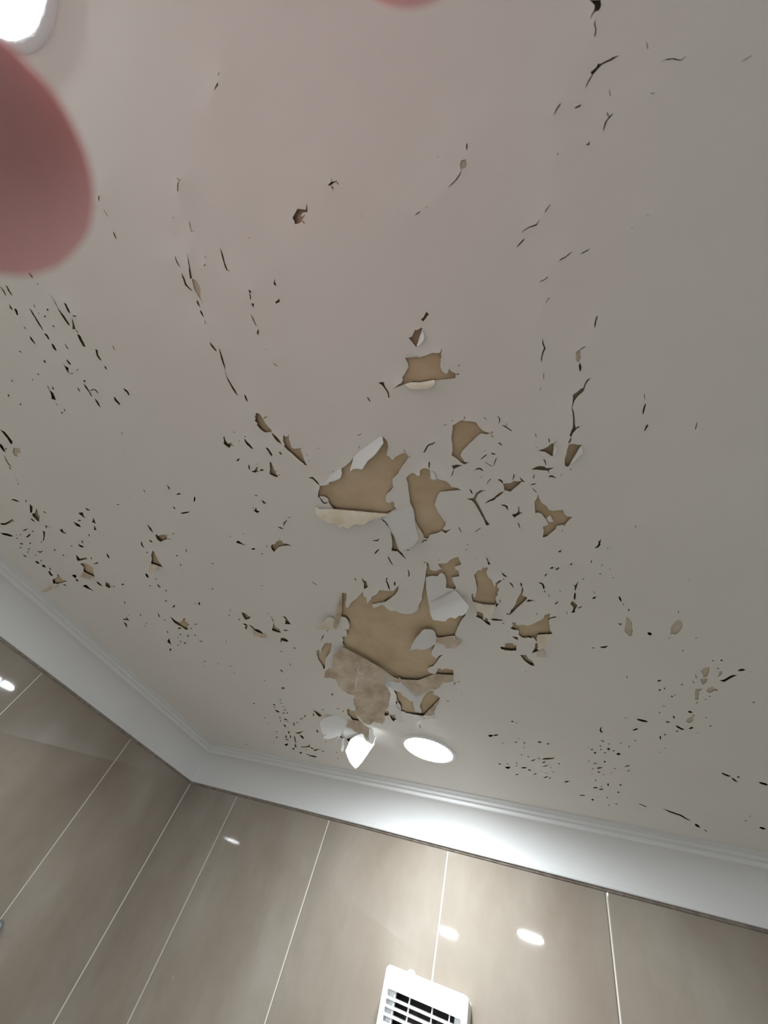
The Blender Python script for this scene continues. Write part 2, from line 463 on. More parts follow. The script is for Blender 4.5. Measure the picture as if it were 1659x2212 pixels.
  ('', '-1083,3883 -1048,3891 -1031,3906 -1013,3922 -1019,3977 -1034,4033 -1017,4048 -1000,4000 -970,4015 -978,4071 -957,4087 -964,4144 -999,4121 -1013,4094 -1030,4065 -1047,4036 -1062,4017 -1085,4000 -1112,3978 -1090,3946'),
  ('', '-938,4022 -900,4007 -870,4010 -853,4013 -829,4019 -798,4022 -801,4043 -834,4047 -853,4049 -886,4049 -908,4047 -936,4039'),
  ('largest bare patch, above the downlight', '-2834,3511 -2800,3518 -2766,3524 -2809,3617 -2865,3713 -2892,3798 -2878,3823 -2826,3770 -2772,3713 -2715,3667 -2642,3619 -2556,3539 -2491,3483 -2516,3517 -2522,3585 -2491,3597 -2509,3667 -2532,3725 -2489,3679 -2430,3621 -2396,3575 -2311,3531 -2248,3462 -2211,3462 -2172,3472 -2109,3480 -2052,3481 -2010,3428 -1951,3383 -1992,3472 -2061,3558 -2107,3591 -2158,3624 -2245,3680 -2308,3696 -2358,3709 -2418,3724 -2460,3737 -2465,3785 -2444,3809 -2369,3776 -2312,3749 -2290,3784 -2254,3855 -2210,3879 -2163,3866 -2119,3914 -2084,3929 -2042,3936 -1989,3939 -1940,3930 -1892,3895 -1855,3864 -1832,3840 -1786,3738 -1733,3661 -1712,3616 -1696,3560 -1679,3518 -1652,3458 -1632,3417 -1616,3367 -1590,3316 -1566,3249 -1549,3199 -1537,3161 -1509,3104 -1489,3017 -1472,3049 -1476,3087 -1484,3144 -1447,3162 -1418,3166 -1376,3145 -1339,3132 -1351,3096 -1361,3056 -1325,3042 -1281,3039 -1244,3026 -1199,2990 -1162,2968 -1107,2959 -1098,3035 -1092,3071 -1132,3082 -1169,3085 -1175,3141 -1146,3161 -1154,3217 -1162,3264 -1213,3265 -1247,3270 -1251,3348 -1245,3388 -1239,3448 -1302,3508 -1289,3557 -1281,3589 -1273,3641 -1264,3679 -1249,3717 -1223,3743 -1199,3778 -1181,3803 -1203,3853 -1231,3936 -1256,3970 -1297,4024 -1328,4074 -1357,4132 -1394,4194 -1419,4255 -1456,4330 -1469,4375 -1526,4383 -1583,4399 -1637,4410 -1684,4426 -1720,4431 -1741,4416 -1765,4495 -1800,4587 -1858,4683 -1893,4756 -1901,4816 -1871,4874 -1851,4884 -1816,4833 -1772,4808 -1738,4805 -1802,4867 -1855,4957 -1906,5036 -1944,5090 -1984,5126 -2038,5151 -2073,5193 -2075,5259 -2057,5309 -2006,5326 -2070,5363 -2119,5399 -2162,5429 -2213,5468 -2278,5504 -2324,5533 -2375,5543 -2454,5544 -2494,5540 -2572,5550 -2612,5544 -2641,5456 -2681,5417 -2706,5374 -2739,5340 -2777,5322 -2806,5275 -2836,5236 -2864,5208 -2901,5174 -2927,5131 -2959,5089 -2987,5050 -3014,5012 -3052,4970 -3084,4941 -3113,4911 -3142,4874 -3174,4848 -3209,4815 -3248,4779 -3281,4749 -3314,4700 -3319,4712 -3303,4622 -3267,4570 -3257,4495 -3194,4461 -3163,4471 -3111,4378 -3090,4318 -3030,4257 -3001,4199 -2979,4096 -2988,4018 -3058,3997 -3029,3932 -2983,3854 -2956,3794 -2911,3705 -2880,3635 -2857,3572'),
  ('', '-1980,5319 -1948,5257 -1910,5169 -1877,5159 -1857,5144 -1872,5203 -1834,5173 -1775,5147 -1743,5156 -1719,5166 -1678,5168 -1691,5250 -1702,5304 -1749,5317 -1786,5321 -1821,5322 -1855,5322 -1880,5327 -1916,5321 -1951,5320'),
  ('', '-3899,4881 -3834,4829 -3843,4870 -3856,4925 -3825,4903 -3776,4825 -3741,4775 -3686,4711 -3653,4671 -3595,4648 -3559,4661 -3509,4642 -3536,4700 -3573,4763 -3607,4823 -3649,4889 -3702,4942 -3745,4992 -3809,5064 -3851,5113 -3883,5183 -3926,5263 -3933,5293 -3991,5402 -4027,5413 -4003,5329 -4004,5273 -4005,5228 -4002,5172 -3997,5126 -3977,5057 -3959,5010 -3933,4952'),
  ('', '-3558,4443 -3602,4510 -3662,4573 -3713,4633 -3686,4593 -3650,4536 -3598,4482'),
  ('', '-3480,4362 -3413,4309 -3446,4350'),
  ('', '-2434,3280 -2409,3239 -2418,3289 -2381,3305 -2394,3360 -2401,3413 -2426,3427 -2465,3449 -2457,3399 -2433,3351 -2431,3308'),
  ('', '-2106,3309 -2091,3309 -2087,3364 -2091,3404 -2096,3435 -2100,3473 -2115,3464 -2115,3424 -2113,3401 -2112,3365'),
  ('', '-1989,3313 -1981,3322 -1994,3374 -2017,3397 -2015,3363'),
  ('', '-1774,2772 -1763,2803 -1759,2824 -1744,2845 -1739,2865 -1735,2901 -1729,2923 -1725,2956 -1733,2952 -1743,2927 -1754,2902 -1764,2882 -1774,2857 -1790,2819'),
  ('brown bare patch just above the downlight', '-2836,5838 -2811,5881 -2782,5899 -2737,5892 -2754,5990 -2744,6048 -2697,6075 -2661,6190 -2613,6194 -2645,6348 -2667,6517 -2604,6523 -2549,6531 -2525,6399 -2529,6338 -2465,6191 -2405,6093 -2369,6018 -2296,5902 -2235,5823 -2171,5757 -2126,5806 -2179,5860 -2137,5898 -2105,5950 -2085,5998 -2142,6095 -2221,6193 -2319,6334 -2425,6467 -2526,6604 -2599,6632 -2654,6631 -2727,6647 -2781,6635 -2825,6639 -2888,6642 -2891,6603 -2946,6588 -2948,6549 -2914,6478 -2882,6343 -2902,6247 -2908,6198 -2865,6044 -2858,5959'),
  ('', '-3339,6737 -3274,6649 -3219,6624 -3236,6715 -3243,6769 -3308,6822 -3354,6830'),
  ('', '-3241,6787 -3190,6767 -3122,6739 -3143,6820 -3158,6878 -3152,6928 -3195,6948 -3237,7008 -3256,6962 -3260,6886'),
  ('', '-2951,6263 -2906,6241 -2940,6323 -2964,6379 -2961,6334'),
  ('', '-4132,6773 -4077,6714 -4058,6740 -4039,6787 -3947,6752 -3969,6823 -3998,6925 -4001,6987 -3999,7075 -3993,7158 -4043,7162 -4091,7172 -4132,7181 -4179,7150 -4175,7058 -4180,7006 -4207,6987 -4163,6871'),
  ('', '-5028,6986 -4961,6996 -4897,7035 -4883,7100 -4894,7167 -4985,7226 -5004,7204 -5011,7155 -5011,7071'),
  ('', '-4846,8017 -4800,7980 -4765,8060 -4806,8086'),
  ('', '-4705,8088 -4648,8042 -4564,7982 -4505,7949 -4566,8046 -4637,8157 -4707,8176'),
  ('square bare patch standing alone in the middle of the ceiling', '-1046,759 -1020,763 -997,764 -972,767 -933,774 -929,781 -901,779 -875,778 -854,776 -825,772 -804,777 -780,784 -758,786 -734,753 -750,791 -758,814 -744,821 -761,825 -772,861 -782,883 -781,909 -778,929 -758,956 -739,955 -715,922 -711,949 -679,976 -687,1010 -713,1010 -744,1006 -770,1004 -798,997 -821,997 -844,995 -869,989 -897,986 -918,984 -941,983 -972,981 -993,980 -1018,973 -1057,961 -1100,964 -1125,964 -1158,966 -1188,971 -1230,976 -1194,966 -1172,954 -1137,945 -1114,920 -1120,905 -1088,879 -1071,862 -1043,837 -1040,805 -1043,787'),
  ('', '-971,617 -945,615 -930,599 -920,590 -908,575 -893,582 -878,578 -856,572 -848,580 -859,594 -868,609 -878,621 -883,629 -895,644 -904,658 -913,673 -923,684 -933,702 -939,688 -945,676 -952,659 -959,642 -966,632'),
  ('', '-841,514 -820,508 -809,498 -799,487 -788,476 -778,491 -772,501 -788,505 -799,515 -810,523 -830,535'),
  ('', '-1340,900 -1309,897 -1287,906 -1292,933 -1290,947 -1283,970 -1274,997 -1280,1020 -1283,1046 -1296,1046 -1292,1027 -1290,1015 -1289,997 -1295,975 -1302,959 -1306,944 -1315,924 -1326,912'),
  ('', '-2691,889 -2660,898 -2649,923 -2645,939 -2646,965 -2644,987 -2645,1012 -2637,1037 -2630,1063 -2615,1089 -2628,1122 -2643,1110 -2684,1110 -2713,1100 -2730,1076 -2742,1054 -2746,1037 -2751,1012 -2735,994 -2745,961 -2724,944 -2719,926 -2711,900 -2705,922'),
  ('', '-2506,1168 -2502,1186 -2484,1199 -2462,1194 -2436,1173 -2457,1203 -2469,1224 -2469,1243 -2473,1269 -2482,1299 -2484,1322 -2462,1339 -2428,1342 -2397,1347 -2371,1352 -2399,1360 -2402,1383 -2401,1411 -2403,1437 -2406,1450 -2410,1475 -2410,1497 -2409,1522 -2407,1548 -2437,1538 -2446,1523 -2460,1497 -2469,1484 -2479,1469 -2490,1444 -2498,1427 -2508,1406 -2515,1387 -2524,1374 -2532,1357 -2542,1339 -2555,1314 -2562,1293 -2546,1273 -2545,1250 -2545,1228 -2534,1213 -2520,1188'),
  ('', '-3246,1051 -3227,1052 -3237,1074 -3243,1094 -3241,1110 -3237,1134 -3212,1134 -3171,1137 -3203,1150 -3187,1162 -3173,1180 -3212,1163 -3252,1187 -3263,1173 -3276,1156 -3293,1123 -3267,1099 -3254,1073'),
  ('', '-2792,1261 -2764,1277 -2762,1301 -2759,1328 -2757,1359 -2780,1375 -2785,1350 -2785,1324 -2787,1299 -2792,1285'),
  ('', '-3146,1501 -3096,1504 -3062,1479 -3039,1464 -3029,1471 -3065,1510 -3030,1522 -3077,1525 -3116,1529'),
  ('', '-3027,1510 -2994,1497 -2970,1521 -3013,1527'),
  ('', '-2841,1435 -2824,1443 -2830,1468 -2833,1495 -2838,1520 -2837,1548 -2838,1566 -2843,1592 -2843,1611 -2848,1640 -2869,1630 -2891,1620 -2908,1603 -2930,1579 -2919,1561 -2901,1536 -2882,1513 -2866,1481 -2855,1464'),
  ('', '-3295,1818 -3264,1811 -3254,1834 -3264,1836'),
  ('', '-3241,1895 -3215,1915 -3204,1938 -3198,1957 -3241,1947 -3241,1916'),
  ('', '-3458,2017 -3427,2027 -3402,2006 -3374,1982 -3392,2032 -3356,2048 -3405,2069 -3422,2055 -3444,2031'),
  ('', '-3026,2210 -3060,2237 -3084,2253 -3110,2278 -3152,2313 -3127,2279 -3108,2252 -3077,2234'),
  ('', '-3242,2309 -3194,2317 -3175,2336 -3162,2350 -3195,2345 -3215,2338'),
  ('', '-3326,2472 -3328,2518 -3299,2534 -3297,2574 -3262,2582 -3233,2593 -3213,2617 -3195,2636 -3224,2628 -3247,2618 -3301,2620 -3334,2618 -3362,2623 -3406,2633 -3465,2669 -3520,2707 -3535,2678 -3534,2654 -3525,2616 -3493,2585 -3441,2582 -3408,2559 -3375,2534 -3335,2531 -3329,2495'),
  ('', '-4035,2483 -3979,2464 -3957,2502 -3945,2518 -3917,2542 -3905,2559 -3954,2539 -3986,2527 -4008,2520 -4036,2505'),
  ('', '-4528,-669 -4533,-642 -4557,-640 -4540,-656'),
  ('', '-4228,-671 -4229,-654 -4229,-646 -4232,-629 -4235,-616 -4232,-603 -4236,-586 -4242,-571 -4254,-555 -4253,-541 -4249,-526 -4249,-512 -4248,-500 -4245,-482 -4244,-469 -4249,-448 -4250,-429 -4254,-412 -4263,-388 -4282,-397 -4283,-418 -4283,-438 -4279,-463 -4277,-479 -4275,-496 -4270,-513 -4269,-526 -4264,-544 -4253,-567 -4251,-579 -4248,-597 -4244,-608 -4239,-625 -4237,-644 -4232,-658'),
  ('', '-4172,-434 -4175,-410 -4187,-395 -4204,-373 -4217,-356 -4226,-344 -4269,-354 -4253,-363 -4231,-380 -4216,-393 -4201,-409 -4188,-420'),
  ('', '-4252,-305 -4225,-285 -4227,-268 -4236,-244 -4240,-223 -4244,-206 -4253,-177 -4283,-186 -4282,-211 -4278,-228 -4276,-245 -4270,-266 -4258,-290'),
  ('', '-4155,-126 -4131,-111 -4151,-91 -4164,-78 -4167,-63 -4172,-39 -4171,-14 -4192,-25 -4196,-44 -4195,-70 -4182,-89 -4171,-104'),
  ('', '-4711,-121 -4711,-101 -4707,-88 -4686,-68 -4727,-39 -4734,-11 -4746,-29 -4743,-51 -4735,-75 -4723,-101'),
  ('', '-4616,89 -4576,99 -4619,116'),
  ('', '-4647,116 -4634,140 -4631,158 -4633,176 -4641,209 -4648,234 -4651,249 -4658,269 -4675,255 -4664,230 -4659,206 -4663,186 -4664,164 -4653,140'),
  ('', '-4647,289 -4643,307 -4638,328 -4642,352 -4646,368 -4662,403 -4675,377 -4672,354 -4669,338 -4663,318'),
  ('', '-4968,-222 -4940,-210 -4962,-187 -4980,-197'),
  ('', '-5224,54 -5211,83 -5203,102 -5219,125 -5231,150 -5260,180 -5282,165 -5304,151 -5280,129 -5254,102 -5241,81'),
  ('', '-5135,22 -5141,42 -5141,54 -5149,76 -5175,65 -5151,41'),
  ('', '-6674,265 -6663,292 -6628,318 -6635,338 -6630,362 -6636,391 -6637,409 -6642,439 -6640,460 -6716,491 -6734,475 -6723,455 -6713,432 -6700,404 -6700,380 -6698,348 -6692,326 -6687,294'),
  ('~', '-6761,535 -6735,544 -6693,554 -6626,560 -6659,591 -6697,628 -6732,617 -6763,607 -6805,644 -6828,669 -6856,656 -6887,639 -6858,600 -6833,574 -6768,553'),
  ('', '-6945,432 -6939,472 -6954,496 -6973,528 -6993,550 -7006,573 -7027,549 -7027,522 -7020,493 -7015,473'),
  ('~', '-7227,765 -7199,776 -7237,812 -7266,801'),
  ('', '-7570,1389 -7576,1426 -7577,1452 -7645,1495 -7715,1543 -7777,1545 -7730,1506 -7688,1474 -7622,1426'),
  ('', '-7749,1560 -7666,1562 -7586,1520 -7523,1487 -7550,1524 -7571,1552 -7603,1586 -7623,1635 -7690,1672 -7745,1707 -7797,1734 -7794,1700 -7791,1668 -7791,1616'),
  ('', '-8585,1994 -8467,1962 -8345,1923 -8371,1961 -8494,1995'),
  ('', '-7906,1891 -7915,1927 -7874,1922 -7922,1958 -7999,2010 -8087,2061 -8138,2094 -8200,2104 -8083,2042 -8029,2002 -7966,1949'),
  ('', '-7717,1805 -7693,1824 -7645,1847 -7607,1868 -7658,1852 -7697,1836 -7783,1882 -7759,1848'),
  ('', '-9202,2343 -9173,2387 -9141,2421 -9227,2414'),
  ('', '-8817,2710 -8788,2750 -8870,2773'),
  ('', '-9119,3027 -9026,3002 -8936,2977 -8862,2957 -8750,2872 -8776,2938 -8792,2985 -8814,3038 -8767,3068 -8733,3094 -8835,3105 -8933,3120 -9010,3129 -9080,3142 -9178,3154 -9217,3129 -9164,3070'),
  ('', '-7466,1938 -7372,1918 -7414,1975 -7392,1991 -7370,2023 -7426,2012 -7464,1999 -7465,1969'),
  ('', '-6653,1681 -6590,1682 -6544,1684 -6561,1716 -6587,1749 -6562,1773 -6626,1771 -6632,1738 -6642,1716'),
  ('', '-6933,1812 -6912,1833 -6888,1849 -6872,1872 -6854,1891 -6879,1938 -6921,1916 -6952,1901 -6943,1877 -6941,1835'),
  ('', '-6836,1818 -6752,1794 -6751,1833 -6785,1828'),
  ('', '-6522,1864 -6469,1847 -6392,1789 -6412,1821 -6444,1870 -6467,1915 -6501,1886'),
  ('', '-6542,1936 -6558,1976 -6595,2031 -6644,2018 -6605,1985'),
  ('', '-7665,2462 -7649,2508 -7659,2556 -7610,2550 -7532,2542 -7479,2541 -7473,2583 -7539,2587 -7623,2596 -7706,2605 -7796,2609 -7748,2549 -7693,2495'),
  ('', '-7471,2703 -7398,2687 -7340,2678 -7285,2663 -7309,2700 -7360,2701 -7418,2705'),
  ('', '-7803,2676 -7683,2663 -7615,2687 -7599,2713 -7578,2741 -7557,2761 -7614,2826 -7657,2880 -7719,2955 -7754,3006 -7800,2978 -7832,2956 -7869,2930 -7904,2910 -7908,2847 -7840,2794 -7798,2758 -7804,2720'),
  ('', '-8378,2935 -8261,2921 -8250,2959 -8363,3027 -8380,2980'),
  ('', '-8387,3039 -8326,3052 -8375,3103 -8423,3091'),
  ('', '-8385,3222 -8238,3189 -8230,3221 -8233,3267 -8225,3298 -8206,3334 -8178,3381 -8227,3355 -8250,3339 -8300,3313 -8331,3287 -8360,3259'),
  ('', '-7563,3101 -7580,3154 -7516,3180 -7592,3260 -7671,3315 -7691,3287 -7716,3246 -7624,3176'),
  ('', '-7529,3270 -7466,3243 -7462,3282'),
  ('', '-5403,2026 -5397,2045 -5402,2080 -5396,2104 -5412,2154 -5426,2191 -5448,2150 -5437,2102 -5424,2069'),
  ('', '-5428,2242 -5373,2216 -5387,2255 -5335,2247 -5266,2243 -5214,2266 -5231,2292 -5255,2333 -5305,2339 -5343,2344 -5424,2366 -5442,2340 -5454,2320 -5437,2272'),
  ('', '-5839,2326 -5833,2351 -5860,2391 -5871,2444 -5900,2442 -5891,2388'),
  ('', '-5080,2245 -5035,2235 -4993,2228 -5069,2256'),
  ('', '-5761,2524 -5749,2551 -5766,2614 -5782,2678 -5795,2715 -5810,2755 -5816,2797 -5828,2826 -5833,2866 -5865,2855 -5914,2837 -5935,2820 -5965,2799 -6003,2790 -6032,2777 -5966,2723 -5914,2682 -5890,2647 -5867,2607 -5807,2559'),
  ('', '-6469,3621 -6428,3650 -6481,3688'),
  ('', '-5753,3750 -5673,3680 -5700,3749 -5743,3768'),
  ('', '-6964,3978 -6986,4030 -7006,4094 -7052,4089 -7008,4029'),
  ('', '-8211,4208 -8128,4164 -8081,4187 -8018,4101 -8013,4139 -8027,4188 -8022,4223 -8094,4222 -8149,4213'),
  ('', '-8282,4279 -8254,4303 -8234,4335 -8280,4393 -8340,4468 -8334,4410 -8311,4357'),
  ('', '-6713,4066 -6699,4118 -6687,4146 -6677,4187 -6640,4205 -6590,4237 -6479,4182 -6388,4111 -6350,4110 -6429,4198 -6393,4231 -6393,4301 -6481,4339 -6540,4430 -6605,4451 -6632,4410 -6645,4380 -6669,4354 -6701,4311 -6731,4261 -6741,4223 -6740,4185 -6731,4136'),
  ('', '-7014,4637 -7062,4740 -7074,4730'),
  ('', '-6770,4673 -6683,4594 -6733,4684'),
  ('', '-7336,4742 -7398,4847 -7444,4921 -7483,4984 -7489,4938 -7510,4879 -7429,4817'),
  ('', '-7640,5105 -7580,5111 -7725,5218'),
  ('', '-6533,4739 -6510,4796 -6417,4784 -6533,4828 -6528,4782'),
  ('', '-4921,3947 -4855,3957 -4834,4014 -4816,4031 -4795,4063 -4874,4115 -4957,4134 -4954,4098 -4946,4051 -4931,3990'),
  ('', '-5097,4321 -5021,4301 -5067,4350 -5122,4407'),
  ('', '-4971,4252 -4935,4270 -4909,4281 -4903,4322 -4894,4363 -4822,4368 -4806,4399 -4794,4429 -4791,4502 -4855,4483 -4885,4464 -4911,4438 -4917,4401 -4932,4372 -4942,4333 -4956,4290'),
  ('', '-4366,4009 -4362,4046 -4358,4099 -4372,4149 -4389,4182 -4406,4237 -4413,4300 -4380,4323 -4364,4345 -4382,4389 -4408,4458 -4467,4438 -4492,4423 -4519,4410 -4554,4391 -4519,4346 -4468,4286 -4427,4233 -4394,4191 -4383,4135 -4377,4095 -4374,4061'),
  ('', '-4131,4016 -4105,4029 -4073,4042 -4076,4083 -4073,4138 -4072,4178 -4067,4221 -4111,4215 -4139,4214 -4181,4214 -4138,4144 -4109,4104 -4120,4053'),
  ('', '-4323,4374 -4243,4353 -4199,4376 -4273,4394'),
  ('', '-4480,4587 -4440,4587 -4400,4591 -4384,4622 -4364,4668 -4417,4693 -4465,4673 -4496,4658 -4563,4723 -4525,4663'),
  ('', '-4365,4840 -4303,4835 -4347,4873'),
  ('', '-2388,-641 -2389,-621 -2395,-610 -2400,-598 -2407,-586 -2410,-591 -2405,-601 -2400,-617 -2394,-630'),
  ('', '-2546,-471 -2550,-455 -2554,-438 -2561,-425 -2566,-410 -2572,-398 -2578,-386 -2585,-375 -2590,-359 -2596,-349 -2605,-336 -2610,-324 -2621,-309 -2639,-316 -2627,-333 -2623,-342 -2613,-357 -2606,-369 -2592,-384 -2581,-401 -2577,-412 -2572,-423 -2561,-439 -2555,-451 -2552,-462'),
  ('~', '-2618,-310 -2606,-300 -2592,-285 -2589,-271 -2587,-249 -2593,-234 -2595,-226 -2602,-209 -2618,-193 -2627,-181 -2636,-166 -2641,-154 -2642,-138 -2642,-128 -2641,-115 -2643,-100 -2641,-113 -2639,-131 -2643,-141 -2645,-156 -2649,-174 -2651,-184 -2651,-203 -2653,-218 -2653,-233 -2649,-249 -2641,-266 -2638,-281 -2627,-298'),
  ('', '-2777,426 -2781,445 -2792,472 -2792,491 -2793,504 -2795,527 -2793,541 -2794,562 -2794,578 -2793,599 -2790,625 -2791,640 -2790,657 -2790,680 -2789,695 -2797,678 -2808,662 -2809,638 -2813,623 -2814,596 -2813,580 -2811,566 -2811,547 -2810,529 -2805,509 -2802,491 -2798,470 -2786,447'),
  ('', '-2453,-354 -2429,-360 -2431,-347'),
  ('', '-2153,-89 -2142,-80 -2130,-68 -2152,-56 -2152,-72'),
  ('', '-2184,10 -2161,16 -2171,32 -2183,44 -2185,25'),
  ('', '-1886,-87 -1891,-75 -1896,-62 -1897,-47 -1901,-27 -1905,-41 -1917,-52 -1906,-67 -1897,-76'),
  ('', '-1967,62 -1944,60 -1924,47 -1925,57 -1928,73 -1955,75 -1971,76'),
  ('', '-1521,7057 -1471,7027 -1425,7031 -1441,7073 -1495,7109'),
  ('', '-926,7790 -874,7724 -827,7695 -881,7781'),
  ('', '-781,7591 -759,7661 -779,7690'),
  ('', '-734,7656 -681,7599 -652,7586 -603,7563 -576,7556 -527,7526 -535,7573 -565,7591 -604,7625 -635,7640 -665,7655 -704,7669'),
  ('', '-751,7784 -701,7734 -669,7702 -703,7792'),
  ('', '-764,7939 -729,7908 -686,7869 -643,7851 -690,7914 -727,7931'),
  ('', '-786,8395 -746,8348 -712,8304 -687,8311 -741,8392'),
  ('', '-452,8436 -395,8361 -364,8349 -333,8335 -371,8386 -400,8434'),
  ('', '571,6352 607,6309 634,6276 641,6320 602,6362'),
  ('', '471,7498 497,7456 522,7427 557,7402 522,7475 497,7485'),
  ('', '14,8427 42,8412 75,8390 73,8446 20,8479'),
  ('', '96,8463 127,8446 162,8425 156,8482 108,8504'),
  ('', '-224,8869 -183,8851 -146,8831 -124,8868 -178,8886 -214,8902'),
  ('~', '1222,4871 1237,4833 1248,4801 1267,4796 1293,4787 1297,4832 1298,4872 1293,4922 1288,4960 1274,4977 1259,4994 1250,4936 1235,4899'),
  ('~', '1231,5015 1252,5015 1272,5010 1294,5006 1295,5070 1277,5107 1265,5129 1241,5078'),
  ('~', '1304,5220 1322,5200 1333,5184 1352,5158 1369,5179 1384,5197 1379,5242 1359,5269 1344,5293 1313,5274'),
  ('~', '1202,5227 1220,5224 1247,5221 1268,5216 1250,5250 1239,5274 1243,5326 1242,5362 1246,5420 1248,5456 1214,5451 1211,5396 1205,5332 1204,5278'),
  ('~', '1386,4961 1388,4924 1390,4888 1390,4857 1408,4845 1415,4908 1401,4934'),
  ('~', '1164,5925 1185,5879 1202,5839 1232,5872 1229,5906 1228,5963 1198,6010 1163,5991'),
  ('', '891,6432 913,6426 911,6475 908,6536 900,6497'),
  ('', '2268,8881 2302,8854 2334,8875 2356,8893 2336,8953 2293,8933'),
  ('', '351,-631 359,-628 368,-624 379,-619 388,-616 397,-612 398,-603 400,-593 398,-589 394,-584 389,-579 378,-581 369,-582 364,-578 358,-573 354,-569 350,-563 352,-571 355,-577 360,-582 364,-585 369,-590 370,-596 372,-604 365,-613 360,-620'),
  ('', '474,-389 465,-387 457,-386 449,-385 443,-384 436,-384 424,-385 416,-385 411,-385 401,-386 393,-384 385,-380 379,-378 370,-373 366,-370 357,-366 353,-362 348,-356 342,-351 338,-347 333,-343 329,-338 325,-333 317,-327 313,-323 317,-329 321,-335 323,-340 327,-345 331,-350 338,-356 345,-362 350,-366 343,-378 349,-380 358,-382 366,-385 372,-387 375,-391 380,-398 387,-391 398,-392 405,-392 415,-393 422,-392 434,-392 439,-393 450,-393 459,-391 464,-391'),
  ('', '-1496,-413 -1476,-405 -1466,-401 -1452,-395 -1437,-388 -1428,-399 -1423,-407 -1413,-416 -1417,-401 -1421,-390 -1425,-378 -1438,-372 -1456,-380 -1477,-376 -1488,-369 -1481,-360 -1458,-366 -1452,-360 -1463,-358 -1477,-352 -1492,-343 -1497,-337 -1523,-334 -1541,-338 -1554,-341 -1550,-357 -1554,-371 -1555,-380 -1536,-391 -1524,-397 -1507,-406'),
  ('', '-1223,-452 -1210,-456 -1194,-459 -1189,-465 -1184,-458 -1165,-453 -1149,-455 -1154,-448 -1175,-449 -1197,-446 -1208,-446'),
  ('~', '-359,-270 -344,-267 -334,-266 -332,-258 -330,-246 -334,-238 -337,-230 -352,-228 -370,-232 -371,-244 -371,-255 -366,-262'),
  ('', '-1711,-1155 -1712,-1145 -1730,-1140 -1747,-1136 -1759,-1134 -1751,-1139 -1740,-1145 -1726,-1150'),
  ('', '-5406,6218 -5340,6188 -5295,6216 -5378,6257'),
  ('', '-4258,6248 -4185,6213 -4249,6293'),
  ('', '-6071,7030 -6025,7055 -6070,7109'),
  ('', '-6092,7557 -6015,7533 -5985,7578 -6078,7623'),
  ('', '-5615,7430 -5555,7424 -5467,7386 -5559,7466'),
  ('', '-6253,7822 -6215,7882 -6271,7990 -6291,7945'),
  ('', '-6120,8193 -6055,8157 -5975,8114 -5875,8060 -5805,8024 -5733,7979 -5797,8027 -5905,8119 -5994,8203 -6088,8211'),
  ('', '-6310,8167 -6257,8170 -6302,8247 -6376,8322'),
  ('', '-6465,8359 -6540,8539 -6596,8547'),
  ('', '-6335,8324 -6350,8391 -6383,8501 -6452,8522'),
  ('', '-6853,8963 -6756,8904 -6677,8850 -6788,9010 -6873,9044'),
  ('', '-6230,8330 -6243,8437 -6288,8543 -6332,8650 -6372,8743 -6391,8713 -6348,8605 -6299,8483'),
  ('', '-6361,8948 -6235,8891 -6122,8840 -6046,8794 -5956,8675 -6031,8848 -6110,8881 -6201,8917 -6270,8946 -6364,8996'),
  ('', '-6018,9047 -5947,8946 -5870,8905 -5799,8877 -5705,8831 -5637,8787 -5706,8837 -5817,8917 -5894,8973 -6000,9054'),
  ('', '-6410,9315 -6351,9312 -6288,9318 -6345,9384'),
  ('', '-6365,9399 -6244,9334 -6187,9337 -6114,9334 -6050,9335 -6170,9425 -6247,9424 -6312,9423'),
  ('', '-3347,4734 -3301,4731 -3272,4729 -3251,4757 -3231,4773 -3209,4797 -3193,4809 -3170,4827 -3146,4856 -3128,4870 -3108,4898 -3094,4917 -3068,4944 -3048,4975 -3023,4994 -3000,5021 -2986,5044 -2970,5067 -2945,5094 -2930,5113 -2907,5138 -2880,5165 -2865,5184 -2839,5219 -2823,5237 -2801,5261 -2777,5287 -2760,5304 -2736,5340 -2710,5371 -2691,5399 -2670,5415 -2648,5440 -2627,5468 -2678,5559 -2706,5535 -2722,5517 -2753,5494 -2779,5474 -2807,5457 -2823,5435 -2854,5413 -2877,5397 -2901,5366 -2925,5349 -2939,5332 -2962,5311 -2993,5289 -3005,5273 -3037,5244 -3063,5225 -3082,5205 -3103,5187 -3123,5166 -3141,5145 -3164,5114 -3188,5094 -3208,5069 -3229,5051 -3252,5024 -3268,5009 -3289,4978 -3312,4955 -3333,4920 -3354,4888 -3366,4860 -3388,4828'),
  ('', '-2327,2127 -2303,2133 -2278,2136 -2262,2144 -2235,2147 -2215,2153 -2191,2157 -2173,2163 -2148,2167 -2132,2169 -2108,2175 -2085,2180 -2072,2187 -2047,2190 -2026,2196 -2005,2199 -1985,2207 -1966,2211 -1937,2216 -1923,2220 -1895,2226 -1881,2229 -1853,2235 -1839,2237 -1814,2242 -1800,2247 -1777,2252 -1758,2257 -1733,2262 -1758,2293 -1781,2290 -1802,2286 -1826,2282 -1846,2278 -1871,2276 -1884,2270 -1915,2269 -1937,2263 -1958,2259 -1976,2258 -2002,2251 -2022,2250 -2042,2243 -2067,2241 -2090,2238 -2117,2229 -2132,2229 -2160,2222 -2179,2217 -2200,2213 -2223,2210 -2249,2204 -2277,2199 -2300,2194 -2318,2189 -2324,2161'),
  ('', '-1056,958 -1040,962 -1022,964 -1000,968 -989,969 -972,971 -953,974 -933,978 -918,981 -902,981 -885,982 -865,985 -874,994 -891,995 -910,993 -930,992 -949,989 -967,990 -982,989 -1003,985 -1021,981 -1036,978 -1054,974'),
]
